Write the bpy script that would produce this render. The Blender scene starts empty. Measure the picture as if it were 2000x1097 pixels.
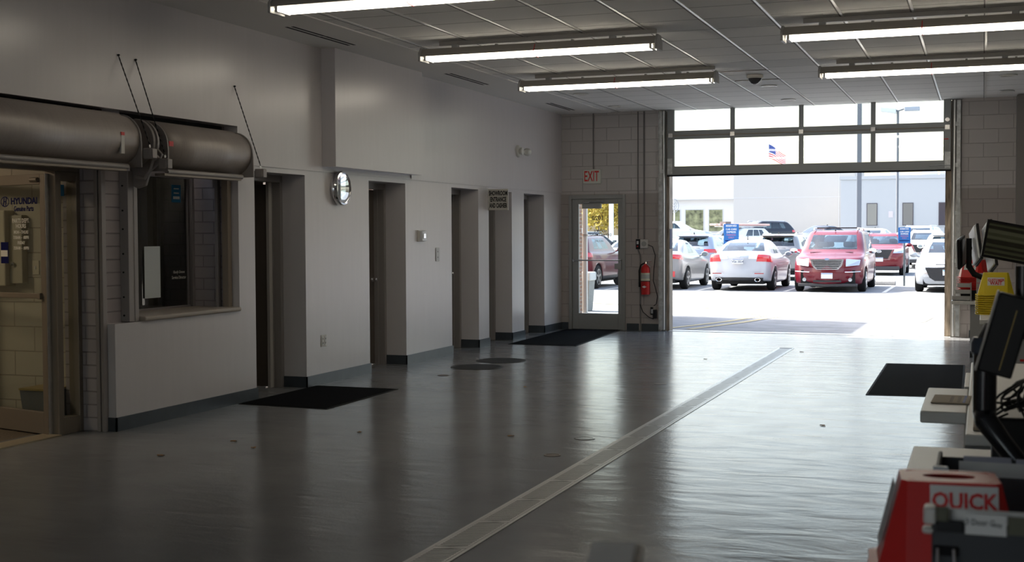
import bpy, bmesh, math, random
from mathutils import Vector, Matrix
random.seed(7)
SC = bpy.context.scene
C = SC.collection
PI = math.pi

# ------------------------------------------------------------------ camera
YAW, PITCH, ROLL, FPX = -0.352373, -0.0370795, -0.00475763, 2500.38
def cam_axes():
    F = Vector((math.sin(YAW)*math.cos(PITCH), math.cos(YAW)*math.cos(PITCH), math.sin(PITCH)))
    R = Vector((math.cos(YAW), -math.sin(YAW), 0)); U = R.cross(F)
    return F, R*math.cos(ROLL)+U*math.sin(ROLL), -R*math.sin(ROLL)+U*math.cos(ROLL)
F_, R_, U_ = cam_axes()
cd = bpy.data.cameras.new('camera'); cam = bpy.data.objects.new('camera', cd); C.objects.link(cam)
cd.sensor_width = 36; cd.lens = FPX/2000*36; cd.clip_end = 600; cd.clip_start = .05
M = Matrix(((R_.x, U_.x, -F_.x, 0), (R_.y, U_.y, -F_.y, 0), (R_.z, U_.z, -F_.z, 1.56), (0, 0, 0, 1)))
cam.matrix_world = M
cd.dof.use_dof = True; cd.dof.focus_distance = 19; cd.dof.aperture_fstop = 6.3
SC.camera = cam
# ------------------------------------------------------------------ sky, sun, exposure
w = bpy.data.worlds.new('sky'); SC.world = w; w.use_nodes = True
nt = w.node_tree; nt.nodes.clear()
sky = nt.nodes.new('ShaderNodeTexSky'); sky.sky_type = 'NISHITA'; sky.sun_disc = False
sky.sun_elevation = math.radians(44); sky.sun_rotation = math.radians(-76); sky.air_density = 1.3; sky.dust_density = 4.0
hsv = nt.nodes.new('ShaderNodeHueSaturation'); hsv.inputs['Saturation'].default_value = .85
bg = nt.nodes.new('ShaderNodeBackground'); bg.inputs[1].default_value = 0.27
wo = nt.nodes.new('ShaderNodeOutputWorld')
nt.links.new(sky.outputs[0], hsv.inputs['Color']); nt.links.new(hsv.outputs[0], bg.inputs[0]); nt.links.new(bg.outputs[0], wo.inputs[0])
sd = bpy.data.lights.new('sun', 'SUN'); so = bpy.data.objects.new('sun', sd); C.objects.link(so)
sd.energy = 6.6; sd.angle = math.radians(.6); sd.color = (1, .95, .86)
sdir = Vector((-math.cos(math.radians(44))*math.cos(math.radians(14)), math.cos(math.radians(44))*math.sin(math.radians(14)), math.sin(math.radians(44))))
so.rotation_euler = sdir.to_track_quat('Z', 'Y').to_euler(); so.location = (-20, 25, 30)
SC.view_settings.view_transform = 'Standard'; SC.view_settings.look = 'None'
SC.view_settings.exposure = 1.45; SC.view_settings.gamma = 1; SC.view_settings.use_curve_mapping = False
LAMP = 3.4   # strength scale of the fluorescent tubes

# ------------------------------------------------------------------ materials
MT = {}
def mat(name, col=(.5,.5,.5), rough=.5, metal=0, noise=0, nscale=8, bump=0, bscale=60, coat=0, emit=None, estr=1, spec=.5, stretch=None, crough=.1):
    if name in MT: return MT[name]
    m = bpy.data.materials.new(name); m.use_nodes = True; n = m.node_tree; b = n.nodes['Principled BSDF']
    b.inputs['Base Color'].default_value = (*col, 1); b.inputs['Roughness'].default_value = rough; b.inputs['Metallic'].default_value = metal
    b.inputs['Coat Weight'].default_value = coat; b.inputs['Coat Roughness'].default_value = crough; b.inputs['Specular IOR Level'].default_value = spec
    tc = n.nodes.new('ShaderNodeTexCoord'); co = tc.outputs['Object']
    if stretch:
        mp = n.nodes.new('ShaderNodeMapping'); mp.inputs['Scale'].default_value = stretch; n.links.new(co, mp.inputs[0]); co = mp.outputs[0]
    if noise:
        t = n.nodes.new('ShaderNodeTexNoise'); t.inputs['Scale'].default_value = nscale; t.inputs['Detail'].default_value = 5
        n.links.new(co, t.inputs['Vector'])
        r = n.nodes.new('ShaderNodeMapRange'); r.inputs[1].default_value = .3; r.inputs[2].default_value = .7
        r.inputs[3].default_value = 1-noise; r.inputs[4].default_value = 1+noise; n.links.new(t.outputs['Fac'], r.inputs[0])
        h = n.nodes.new('ShaderNodeHueSaturation'); h.inputs['Color'].default_value = (*col, 1); n.links.new(r.outputs[0], h.inputs['Value'])
        n.links.new(h.outputs[0], b.inputs['Base Color'])
    if bump:
        t2 = n.nodes.new('ShaderNodeTexNoise'); t2.inputs['Scale'].default_value = bscale; t2.inputs['Detail'].default_value = 3
        n.links.new(co, t2.inputs['Vector'])
        bp = n.nodes.new('ShaderNodeBump'); bp.inputs['Strength'].default_value = bump; bp.inputs['Distance'].default_value = .01
        n.links.new(t2.outputs['Fac'], bp.inputs['Height']); n.links.new(bp.outputs[0], b.inputs['Normal'])
    if emit:
        b.inputs['Emission Color'].default_value = (*emit, 1); b.inputs['Emission Strength'].default_value = estr
    MT[name] = m; return m
def bricks(name, c1, c2, mortar, bw, bh, axes, rough=.6, msize=.01, bump=.6, split=None, offset=.5):
    """block or brick courses; axes = which object axes run along / up the wall; split=(z,darker colour) two-tone paint"""
    m = bpy.data.materials.new(name); m.use_nodes = True; n = m.node_tree; b = n.nodes['Principled BSDF']
    tc = n.nodes.new('ShaderNodeTexCoord'); sp = n.nodes.new('ShaderNodeSeparateXYZ'); cb = n.nodes.new('ShaderNodeCombineXYZ')
    n.links.new(tc.outputs['Object'], sp.inputs[0])
    n.links.new(sp.outputs[axes[0]], cb.inputs[0]); n.links.new(sp.outputs[axes[1]], cb.inputs[1])
    t = n.nodes.new('ShaderNodeTexBrick'); n.links.new(cb.outputs[0], t.inputs['Vector'])
    t.inputs['Color1'].default_value = (*c1, 1); t.inputs['Color2'].default_value = (*c2, 1); t.inputs['Mortar'].default_value = (*mortar, 1)
    t.inputs['Scale'].default_value = 1; t.inputs['Brick Width'].default_value = bw; t.inputs['Row Height'].default_value = bh
    t.inputs['Mortar Size'].default_value = msize; t.inputs['Mortar Smooth'].default_value = .3; t.offset = offset
    col = t.outputs['Color']
    if split:
        lt = n.nodes.new('ShaderNodeMath'); lt.operation = 'LESS_THAN'; lt.inputs[1].default_value = split[0]; n.links.new(sp.outputs[2], lt.inputs[0])
        mx = n.nodes.new('ShaderNodeMix'); mx.data_type = 'RGBA'; mx.blend_type = 'MULTIPLY'; n.links.new(lt.outputs[0], mx.inputs[0])
        n.links.new(col, mx.inputs[6]); mx.inputs[7].default_value = (*split[1], 1); col = mx.outputs[2]
    n.links.new(col, b.inputs['Base Color']); b.inputs['Roughness'].default_value = rough
    inv = n.nodes.new('ShaderNodeMath'); inv.operation = 'SUBTRACT'; inv.inputs[0].default_value = 1; n.links.new(t.outputs['Fac'], inv.inputs[1])
    bp = n.nodes.new('ShaderNodeBump'); bp.inputs['Strength'].default_value = bump; bp.inputs['Distance'].default_value = .006
    n.links.new(inv.outputs[0], bp.inputs['Height']); n.links.new(bp.outputs[0], b.inputs['Normal'])
    MT[name] = m; return m
def glass(name, tint=(.8,.85,.85), refl=.1, rough=.0):
    m = bpy.data.materials.new(name); m.use_nodes = True; n = m.node_tree; n.nodes.clear()
    o = n.nodes.new('ShaderNodeOutputMaterial'); tr = n.nodes.new('ShaderNodeBsdfTransparent'); tr.inputs[0].default_value = (*tint, 1)
    g = n.nodes.new('ShaderNodeBsdfGlossy'); g.inputs['Roughness'].default_value = rough; g.inputs[0].default_value = (.9,.95,1,1)
    f = n.nodes.new('ShaderNodeFresnel'); f.inputs[0].default_value = 1.5
    ad = n.nodes.new('ShaderNodeMath'); ad.operation = 'ADD'; ad.inputs[1].default_value = refl; ad.use_clamp = True; n.links.new(f.outputs[0], ad.inputs[0])
    ge = n.nodes.new('ShaderNodeNewGeometry'); inv = n.nodes.new('ShaderNodeMath'); inv.operation = 'SUBTRACT'; inv.inputs[0].default_value = 1; n.links.new(ge.outputs['Backfacing'], inv.inputs[1])
    mu = n.nodes.new('ShaderNodeMath'); mu.operation = 'MULTIPLY'; n.links.new(ad.outputs[0], mu.inputs[0]); n.links.new(inv.outputs[0], mu.inputs[1])   # reflect on the front surface only
    mx = n.nodes.new('ShaderNodeMixShader'); n.links.new(mu.outputs[0], mx.inputs[0]); n.links.new(tr.outputs[0], mx.inputs[1]); n.links.new(g.outputs[0], mx.inputs[2])
    n.links.new(mx.outputs[0], o.inputs[0]); MT[name] = m; return m

# satin epoxy floor: grey, glossy, with long shallow trowel waves and fine orange-peel
def floor_mat():
    m = bpy.data.materials.new('epoxy_floor'); m.use_nodes = True; n = m.node_tree; b = n.nodes['Principled BSDF']
    tc = n.nodes.new('ShaderNodeTexCoord')
    t = n.nodes.new('ShaderNodeTexNoise'); t.inputs['Scale'].default_value = 1.3; t.inputs['Detail'].default_value = 6; n.links.new(tc.outputs['Object'], t.inputs['Vector'])
    cr = n.nodes.new('ShaderNodeValToRGB'); cr.color_ramp.elements[0].position = .3; cr.color_ramp.elements[0].color = (.172,.176,.182,1)
    cr.color_ramp.elements[1].position = .75; cr.color_ramp.elements[1].color = (.225,.23,.238,1); n.links.new(t.outputs['Fac'], cr.inputs[0])
    n.links.new(cr.outputs[0], b.inputs['Base Color'])
    # roughness patches
    rr = n.nodes.new('ShaderNodeMapRange'); rr.inputs[1].default_value = .3; rr.inputs[2].default_value = .7; rr.inputs[3].default_value = .185; rr.inputs[4].default_value = .225
    t3 = n.nodes.new('ShaderNodeTexNoise'); t3.inputs['Scale'].default_value = 3.5; t3.inputs['Detail'].default_value = 4; n.links.new(tc.outputs['Object'], t3.inputs['Vector'])
    n.links.new(t3.outputs['Fac'], rr.inputs[0]); n.links.new(rr.outputs[0], b.inputs['Roughness'])
    b.inputs['Specular IOR Level'].default_value = .13; b.inputs['Specular Tint'].default_value = (.82,.92,1,1)
    mp = n.nodes.new('ShaderNodeMapping'); mp.inputs['Scale'].default_value = (1.2, 3.2, 1); mp.inputs['Rotation'].default_value = (0,0,.35); n.links.new(tc.outputs['Object'], mp.inputs[0])
    a = n.nodes.new('ShaderNodeTexNoise'); a.inputs['Scale'].default_value = 1.6; a.inputs['Detail'].default_value = 3; a.inputs['Distortion'].default_value = .6; n.links.new(mp.outputs[0], a.inputs['Vector'])
    b1 = n.nodes.new('ShaderNodeBump'); b1.inputs['Strength'].default_value = .55; b1.inputs['Distance'].default_value = .010; n.links.new(a.outputs['Fac'], b1.inputs['Height'])
    f = n.nodes.new('ShaderNodeTexNoise'); f.inputs['Scale'].default_value = 55; f.inputs['Detail'].default_value = 2; n.links.new(tc.outputs['Object'], f.inputs['Vector'])
    b2 = n.nodes.new('ShaderNodeBump'); b2.inputs['Strength'].default_value = .35; b2.inputs['Distance'].default_value = .0015; n.links.new(f.outputs['Fac'], b2.inputs['Height']); n.links.new(b1.outputs[0], b2.inputs['Normal'])
    n.links.new(b2.outputs[0], b.inputs['Normal']); MT['floor'] = m; return m
# acoustic ceiling tiles with fine cross joints
def ceil_mat():
    m = bricks('ceiling_tile', (.86,.845,.82), (.84,.825,.80), (.26,.25,.24), .61, .61, (0,1), rough=.85, msize=.009, bump=.5, offset=0)
    return m
paint = mat('wall_paint', (.63,.602,.608), .26, noise=.015, nscale=3, bump=.03, bscale=2, stretch=(1,6,.6), spec=.5)
trimp = mat('trim_paint', (.30,.28,.265), .4)
vinyl = mat('black_vinyl_base', (.045,.055,.065), .35, noise=.15, nscale=6)
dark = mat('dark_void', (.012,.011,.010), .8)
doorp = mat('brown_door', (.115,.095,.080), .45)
alum = mat('bronze_aluminium', (.25,.21,.165), .45, .3)
galv = mat('galvanised', (.55,.56,.55), .42, .5, noise=.25, nscale=14)
hoodm = mat('painted_hood', (.34,.30,.27), .44, .15, noise=.06, nscale=7, bump=.12, bscale=5, stretch=(1,7,1))
hoodd = mat('painted_bracket', (.30,.275,.26), .45, .1)
whitep = mat('white_enamel', (.62,.60,.56), .4)
tubeM = mat('fluorescent_tube', (.9,.88,.8), .4, emit=(1.0,.91,.76), estr=1.35*LAMP)
greyp = mat('grey_enamel', (.40,.40,.39), .45)
blackp = mat('black_plastic', (.010,.010,.011), .42, spec=.25)
blackr = mat('black_rubber', (.012,.012,.012), .8, spec=.2)
matm = mat('mat_carpet', (.007,.007,.008), 1.0, spec=.05, noise=.4, nscale=90, bump=.8, bscale=200)
chrome = mat('chrome', (.85,.85,.86), .12, 1)
steel = mat('stainless', (.62,.61,.59), .25, .9, noise=.1, nscale=20)
cream = mat('desk_laminate', (.72,.71,.68), .4)
greyl = mat('desk_panel', (.30,.30,.295), .5)
redp = mat('red_plastic', (.60,.018,.016), .38)
yelp = mat('yellow_plastic', (.78,.60,.02), .4)
paper = mat('white_paper', (.72,.72,.70), .7)
manila = mat('manila_card', (.42,.36,.27), .8)
redt = mat('red_print', (.65,.03,.03), .5)
bluet = mat('navy_print', (.005,.008,.075), .6, spec=.1)
blackt = mat('black_print', (.01,.01,.01), .5)
whitet = mat('white_print', (.75,.73,.66), .5)
wood = mat('rusty_timber', (.30,.24,.18), .75, noise=.55, nscale=7, stretch=(3,3,.5), bump=.4, bscale=30)
asph = mat('asphalt', (.195,.205,.22), .85, noise=.22, nscale=2.2, bump=.5, bscale=120)
lineM = mat('road_paint', (.62,.60,.55), .8, noise=.1, nscale=20)
lineY = mat('yellow_road_paint', (.38,.32,.18), .8, noise=.15, nscale=20)
concr = mat('concrete', (.46,.45,.42), .85, noise=.15, nscale=25, bump=.5, bscale=80)
brickX = bricks('red_brick', (.36,.20,.13), (.28,.15,.10), (.42,.38,.33), .2, .075, (1,2), rough=.85)
brickXF = bricks('red_brick_face', (.36,.20,.13), (.28,.15,.10), (.42,.38,.33), .2, .075, (0,2), rough=.85)
brickP = bricks('painted_brick', (.40,.36,.365), (.375,.34,.345), (.26,.235,.235), .24, .105, (0,2), rough=.42, msize=.006, bump=1)
blockB = bricks('painted_block', (.60,.56,.535), (.575,.54,.515), (.46,.42,.40), .406, .203, (0,2), rough=.5, msize=.005, bump=.9, split=(2.19, (.72,.69,.67)))
blockI = bricks('painted_block_inside', (.46,.41,.32), (.44,.39,.30), (.30,.26,.20), .406, .203, (0,2), rough=.6, msize=.005, bump=.9)
clearg = glass('clear_glass', (.93,.95,.94), .02)
darkg = glass('office_glass', (.55,.55,.52), .05)
cglass = glass('car_glass', (.30,.38,.42), .03)

# ------------------------------------------------------------------ mesh helpers
class MB:
    def __init__(s): s.b = bmesh.new()
    def box(s, x0, y0, z0, x1, y1, z1):
        v = [s.b.verts.new(p) for p in ((x0,y0,z0),(x1,y0,z0),(x1,y1,z0),(x0,y1,z0),(x0,y0,z1),(x1,y0,z1),(x1,y1,z1),(x0,y1,z1))]
        for f in ((3,2,1,0),(4,5,6,7),(0,1,5,4),(1,2,6,5),(2,3,7,6),(3,0,4,7)): s.b.faces.new([v[i] for i in f])
        return s
    def hexa(s, bot, top):
        v = [s.b.verts.new(p) for p in list(bot)+list(top)]; n = len(bot)
        s.b.faces.new(v[:n][::-1]); s.b.faces.new(v[n:])
        for i in range(n): j = (i+1) % n; s.b.faces.new((v[i], v[j], v[n+j], v[n+i]))
        return s
    def obox(s, mtx, sx, sy, sz):   # box centred in mtx
        c = [(-1,-1,-1),(1,-1,-1),(1,1,-1),(-1,1,-1),(-1,-1,1),(1,-1,1),(1,1,1),(-1,1,1)]
        v = [s.b.verts.new(mtx @ Vector((a*sx/2, b*sy/2, d*sz/2))) for a,b,d in c]
        for f in ((3,2,1,0),(4,5,6,7),(0,1,5,4),(1,2,6,5),(2,3,7,6),(3,0,4,7)): s.b.faces.new([v[i] for i in f])
        return s
    def prism(s, pts, axis, a, b):   # polygon extruded along axis from a to b
        def P(p, t): q = list(p); q.insert(axis, t); return q
        v0 = [s.b.verts.new(P(p, a)) for p in pts]; v1 = [s.b.verts.new(P(p, b)) for p in pts]; n = len(pts)
        s.b.faces.new(v0); s.b.faces.new(v1[::-1])
        for i in range(n): j = (i+1) % n; s.b.faces.new((v0[j], v0[i], v1[i], v1[j]))
        return s
    def tube(s, pts, r, seg=8, cap=True):
        pts = [Vector(p) for p in pts]; rs = r if isinstance(r, (list, tuple)) else [r]*len(pts); rings = []
        up = None
        for i, p in enumerate(pts):
            d = (pts[min(i+1, len(pts)-1)] - pts[max(i-1, 0)]).normalized()
            if up is None: up = Vector((0,0,1)) if abs(d.z) < .9 else Vector((1,0,0))
            u = d.cross(up).normalized(); vv = u.cross(d).normalized(); up = vv
            rings.append([s.b.verts.new(p + (u*math.cos(a)+vv*math.sin(a))*rs[i]) for a in [2*PI*k/seg for k in range(seg)]])
        for A, B in zip(rings, rings[1:]):
            for k in range(seg): s.b.faces.new((A[k], A[(k+1)%seg], B[(k+1)%seg], B[k]))
        if cap: s.b.faces.new(rings[0][::-1]); s.b.faces.new(rings[-1])
        return s
    def lathe(s, prof, ctr=(0,0,0), axis='z', seg=32, sx=1, sy=1):  # prof = (r, h) list
        rings = []
        for r, h in prof:
            ring = []
            for k in range(seg):
                a = 2*PI*k/seg; c, n_ = r*math.cos(a)*sx, r*math.sin(a)*sy
                p = {'z': (c, n_, h), 'x': (h, c, n_), 'y': (c, h, n_)}[axis]
                ring.append(s.b.verts.new((p[0]+ctr[0], p[1]+ctr[1], p[2]+ctr[2])))
            rings.append(ring)
        for A, B in zip(rings, rings[1:]):
            for k in range(seg): s.b.faces.new((A[k], A[(k+1)%seg], B[(k+1)%seg], B[k]))
        s.b.faces.new(rings[0][::-1]); s.b.faces.new(rings[-1])
        return s
    def grid(s, rows, closed=False):
        V = [[s.b.verts.new(p) for p in r] for r in rows]
        for A, B in zip(V, V[1:]):
            n = len(A)
            for k in range(n if closed else n-1): s.b.faces.new((A[k], A[(k+1)%n], B[(k+1)%n], B[k]))
        return s
    def build(s, name, m, parent=None, bevel=0, smooth=False, seg=2, solid=0):
        bmesh.ops.recalc_face_normals(s.b, faces=s.b.faces)
        me = bpy.data.meshes.new(name); s.b.to_mesh(me); s.b.free()
        o = bpy.data.objects.new(name, me); C.objects.link(o); me.materials.append(m)
        if parent: o.parent = parent
        if smooth:
            for p in me.polygons: p.use_smooth = True
            if smooth == 'auto':
                try: me.set_sharp_from_angle(angle=math.radians(38))
                except Exception: pass
        if solid:
            md = o.modifiers.new('s', 'SOLIDIFY'); md.thickness = solid; md.offset = 0
        if bevel:
            md = o.modifiers.new('b', 'BEVEL'); md.width = bevel; md.segments = seg; md.limit_method = 'ANGLE'; md.angle_limit = math.radians(40)
        return o
def tag(o, label, cat, group=None, kind=None):
    o['label'] = label; o['category'] = cat
    if group: o['group'] = group
    if kind: o['kind'] = kind
    return o
def thing(name, label, cat, loc=(0,0,0), rz=0, group=None):
    o = bpy.data.objects.new(name, None); C.objects.link(o); o.location = loc; o.rotation_euler = (0,0,rz); o.empty_display_size = .1
    return tag(o, label, cat, group)
def struct(o): o['kind'] = 'structure'; return o
def copy_tree(o, parent=None):
    c = o.copy(); C.objects.link(c); c.parent = parent
    for ch in [x for x in o.children]: copy_tree(ch, c)
    return c
def text(name, s, size, loc, rot, m, parent=None, sx=1, bold=0, align='CENTER', spacing=1, shear=0):
    cu = bpy.data.curves.new(name, 'FONT'); cu.body = s; cu.size = size; cu.align_x = align; cu.align_y = 'CENTER'
    cu.offset = bold; cu.extrude = .0008; cu.resolution_u = 2; cu.space_line = spacing; cu.shear = shear
    t = bpy.data.objects.new('tmp', cu); C.objects.link(t)
    dg = bpy.context.evaluated_depsgraph_get(); me = bpy.data.meshes.new_from_object(t.evaluated_get(dg)); me.name = name
    bpy.data.objects.remove(t)
    o = bpy.data.objects.new(name, me); C.objects.link(o); me.materials.clear(); me.materials.append(m)
    o.location = loc; o.rotation_euler = rot; o.scale = (sx, 1, 1)
    if parent: o.parent = parent
    return o
FACE_MY = (PI/2, 0, 0)            # readable looking along +Y
FACE_PX = (PI/2, 0, PI/2)         # readable from +X side
W, D, H = -6.46, 19.90, 3.497     # left wall plane, back wall plane, ceiling

# ------------------------------------------------------------------ room shell
fl = floor_mat()
FX1 = 3.2
struct(MB().box(-6.99, -6, -.12, FX1, 20.2, 0).build('floor', fl))
b = MB(); b.box(-6.62, -6.0, H, FX1, 20.1, H+.15); struct(b.build('ceiling', ceil_mat()))
# main tees running toward the door (white painted metal)
b = MB()
for k in range(12):
    x = -5.44 + .606*k + .0
    if x < 3.1: b.box(x-.011, -5.9, H-.007, x+.011, D-.005, H+.002)
struct(b.build('trim_1', mat('tee_white', (.74,.73,.70), .28)))
b = MB(); b.box(W+.001, -5.9, H-.012, -5.62, D-.01, H-.001); struct(b.build('trim_2', mat('gypsum_border', (.78,.76,.73), .8)))

def wall_left():
    b = MB(); x0, x1 = -6.80, W
    T = 2.16
    opens = [(10.53,11.49),(12.93,13.90),(15.31,16.25),(16.64,17.57),(18.10,19.04)]
    b.box(x0, 10.25, 0, x1, opens[0][0], T)             # pier right of the pass-through window
    for (a, c), (a2, c2) in zip(opens, opens[1:]): b.box(x0, c, 0, x1, a2, T)
    b.box(x0, opens[-1][1], 0, x1, D, T)
    b.box(x0, 10.25, T, x1, D, H)                        # upper wall over the doors
    b.box(x0, -6, 2.56, x1, 10.25, H)                    # upper wall over the shutters
    b.box(x0, 8.43, 0, x1, 10.25, .855)                 # low wall under the window
    b.box(x0, -6, 0, x1, 4.2, 2.56)
    struct(b.build('wall_left', paint))
    b = MB(); b.box(W, 11.86, 2.262, W+.16, 14.05, H-.002); struct(b.build('trim_3', paint))   # boxed bulkhead
    b = MB(); b.box(W, 10.26, 2.21, W+.012, D, 2.225); struct(b.build('trim_4', paint))
    b = MB(); b.box(W, 14.05, 2.222, W+.014, D, H-.012); 
    struct(b.build('trim_5', paint))
    k = 0
    for a, c, e in [(8.43,10.53,1),(11.49,12.93,1),(13.90,15.31,1),(16.25,16.64,1),(17.57,18.10,1),(19.04,D,0)]:
        b = MB(); h = .11; t = .012
        b.box(W, a-t, 0, W+t, c+t*e, h); b.box(-6.76, a-t, 0, W+t, a, h)
        k += 1; struct(b.build('baseboard_left' if k == 1 else 'baseboard_left.%03d' % (k-1), vinyl))
    return opens
OPENS = wall_left()
# recessed doors along the left wall
for i, (a, c) in enumerate(OPENS):
    fr = MB()
    fr.box(-6.86, a-.02, 0, -6.72, a+.05, 2.16); fr.box(-6.86, c-.05, 0, -6.72, c+.02, 2.16); fr.box(-6.86, a+.05, 2.09, -6.72, c-.05, 2.16)
    fr.box(-6.88, a+.05, 0, -6.80, a+.065, 2.09); fr.box(-6.88, c-.065, 0, -6.80, c-.05, 2.09)
    struct(fr.build('trim_%d' % (6+i), trimp, bevel=.004))
    if i == 0:
        struct(MB().box(-6.835, c-.135, 0, -6.80, c-.075, 2.09).build('trim_17', mat('pale_jamb', (.50,.48,.45), .5), bevel=.003))
        d = thing('door_1', '', ''); 
        for k_ in ('label','category'): del d[k_]
        d['kind'] = 'structure'; d.location = (-6.83, c-.07, 0); d.rotation_euler = (0,0,math.radians(184))
        MB().box(.0, 0, .01, .84, .045, 2.07).build('leaf', doorp, d, bevel=.003)
        MB().box(-.004, .002, .01, 0, .043, 2.07).build('leaf_edge', whitep, d)
        for z in (.25, 1.06, 1.82):
            MB().box(-.016, -.022, z, .03, -.001, z+.11).tube([(-.01,-.012,z-.005),(-.01,-.012,z+.115)], .009).build('hinge', steel, d)
        MB().box(.3, -.004, .12, .82, 0, .36).build('kick_plate', steel, d)
    else:
        d = bpy.data.objects.new('door_%d' % (i+1), None); C.objects.link(d); d['kind'] = 'structure'; d.location = (-6.85, (a+c)/2, 0)
        hw = (c-a)/2-.055
        MB().box(-.045, -hw, .008, 0, hw, 2.088).build('leaf', doorp, d, bevel=.003)
        b = MB(); s_ = -1 if i == 4 else 1
        b.lathe([(.028,0),(.030,.006),(.028,.012),(.012,.014),(.012,.04),(.024,.048),(.028,.062),(.022,.076),(.004,.08)], (0, s_*(hw-.07), 1.02), 'x', 20)
        b.build('door_knob', chrome, d, smooth='auto')
        if i == 1:
            MB().box(0, -.22, 1.98, .055, .12, 2.05).build('door_closer', trimp, d, bevel=.006)
# dark rooms behind the open doorway
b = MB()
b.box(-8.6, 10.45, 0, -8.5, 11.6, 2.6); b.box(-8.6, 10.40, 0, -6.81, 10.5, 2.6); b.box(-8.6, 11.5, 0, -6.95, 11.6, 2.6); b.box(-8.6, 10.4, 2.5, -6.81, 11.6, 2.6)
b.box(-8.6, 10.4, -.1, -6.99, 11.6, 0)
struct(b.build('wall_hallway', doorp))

# ---- parts room and office behind the glass (left foreground)
struct(MB().box(-10.5, 3.9, -.1, -6.99, 8.5, 0).build('floor_parts_room', mat('brown_carpet', (.12,.095,.065), .95, noise=.4, nscale=60, bump=.6, bscale=150)))
struct(MB().box(-10.5, 8.50, 0, -6.92, 8.66, 2.7).build('wall_parts_room', blockI))
b = MB(); b.box(-10.6, 3.9, 0, -10.5, 8.66, 2.7); b.box(-10.6, 3.8, 0, -6.81, 3.9, 2.7); struct(b.build('wall_parts_room_far', mat('inside_paint', (.45,.40,.30), .6)))
struct(MB().box(-10.6, 3.8, 2.6, -6.81, 8.66, 2.7).build('ceiling_parts_room', mat('inside_ceiling', (.6,.56,.46), .8)))
lt = thing('ceiling_light', 'glowing ceiling light panel inside the parts room', 'ceiling light', (-8.6, 6.8, 2.55))
MB().box(-.32,-.62,0,.32,.62,.05).build('housing', whitep, lt)
MB().box(-.28,-.58,-.006,.28,.58,0).build('diffuser', mat('diffuser_glow', (.9,.9,.8), .5, emit=(1,.80,.58), estr=4.6), lt)
b = MB(); b.box(-10.0, 8.66, 0, -9.9, 10.45, 2.6); b.box(-10, 10.36, 0, -6.99, 10.44, 2.6); b.box(-10, 8.66, 2.5, -6.95, 10.45, 2.6); struct(b.build('wall_office', mat('office_paint', (.22,.17,.13), .7)))
struct(MB().box(-10, 8.66, -.1, -6.99, 10.45, 0).build('floor_office', MT['brown_carpet']))
# brick pier between the two shutters
b = MB(); b.box(-6.92, 8.40, 0, -6.62, 8.66, 2.56); b.box(-6.62, 8.44, 0, -6.56, 8.66, 2.56)
b.box(-6.92, 8.66, .9, -6.70, 8.76, 2.56)
b.box(-6.97, 10.24, .86, -6.60, 10.36, 2.56)
struct(b.build('wall_pier', brickP))

# storefront frame, side light and open glass door
sf = bpy.data.objects.new('door_6', None); C.objects.link(sf); sf['kind'] = 'structure'; sf.location = (-6.80, 8.1, 0)
b = MB()
b.box(-.05, -3.0, 2.06, .05, .30, 2.17); b.box(-.05, .01, 0, .05, .075, 2.06); b.box(-.05, .255, 0, .05, .30, 2.06)
b.box(-.05, .075, 0, .05, .255, .13); b.box(-.05, .075, 1.99, .05, .255, 2.06); b.box(-.05, -3.0, 0, .05, -2.93, 2.06)
b.build('door_frame', alum, sf, bevel=.004)
MB().box(-.006, .075, .13, .006, .255, 1.99).build('side_light_glass', clearg, sf)
MB().box(.008, .10, 1.87, .01, .16, 1.96).build('blue_sticker', mat('blue_decal', (.01,.16,.32), .5), sf)
MB().box(-.10, -3.0, 0, .08, 0, .012).build('threshold', mat('brass_sill', (.40,.34,.24), .45, .5), sf)
# open leaf: hinged at (-6.80, 8.11)
lf = bpy.data.objects.new('door_7', None); C.objects.link(lf); lf['kind'] = 'structure'; lf.location = (-6.815, 8.09, .01)
lf.rotation_euler = (0, 0, math.radians(-14.5))    # leaf runs along local -X
LW = 1.02
b = MB(); b.box(-.06,-.022,0,0,.022,2.03); b.box(-LW,-.022,0,-LW+.06,.022,2.03); b.box(-LW+.06,-.022,0,-.06,.022,.17); b.box(-LW+.06,-.022,1.95,-.06,.022,2.03)
b.build('leaf_frame', alum, lf, bevel=.003)
MB().box(-LW+.06, -.04, 1.06, -.05, -.022, 1.10).box(-.075,-.048,1.055,-.045,-.022,1.105).build('push_bar', alum, lf, bevel=.004)
MB().box(-LW+.06,-.004,.17,-.06,.004,1.95).build('leaf_glass', clearg, lf)
MB().box(0, -.020, 0, .006, .020, 2.03).build('edge_strip', steel, lf)
MB().tube([(-.16,-.03,1.985),(-.07,-.03,1.985)], .018, 12).build('door_closer', alum, lf)
ty = -.0065
text('brand_lettering', 'HYUNDAI', .070, (-.285, ty, 1.822), FACE_MY, bluet, lf, sx=1.10, bold=.0025)
text('parts_lettering', 'Genuine Parts', .056, (-.290, ty, 1.762), FACE_MY, bluet, lf, sx=.80, bold=.0015)
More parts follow.
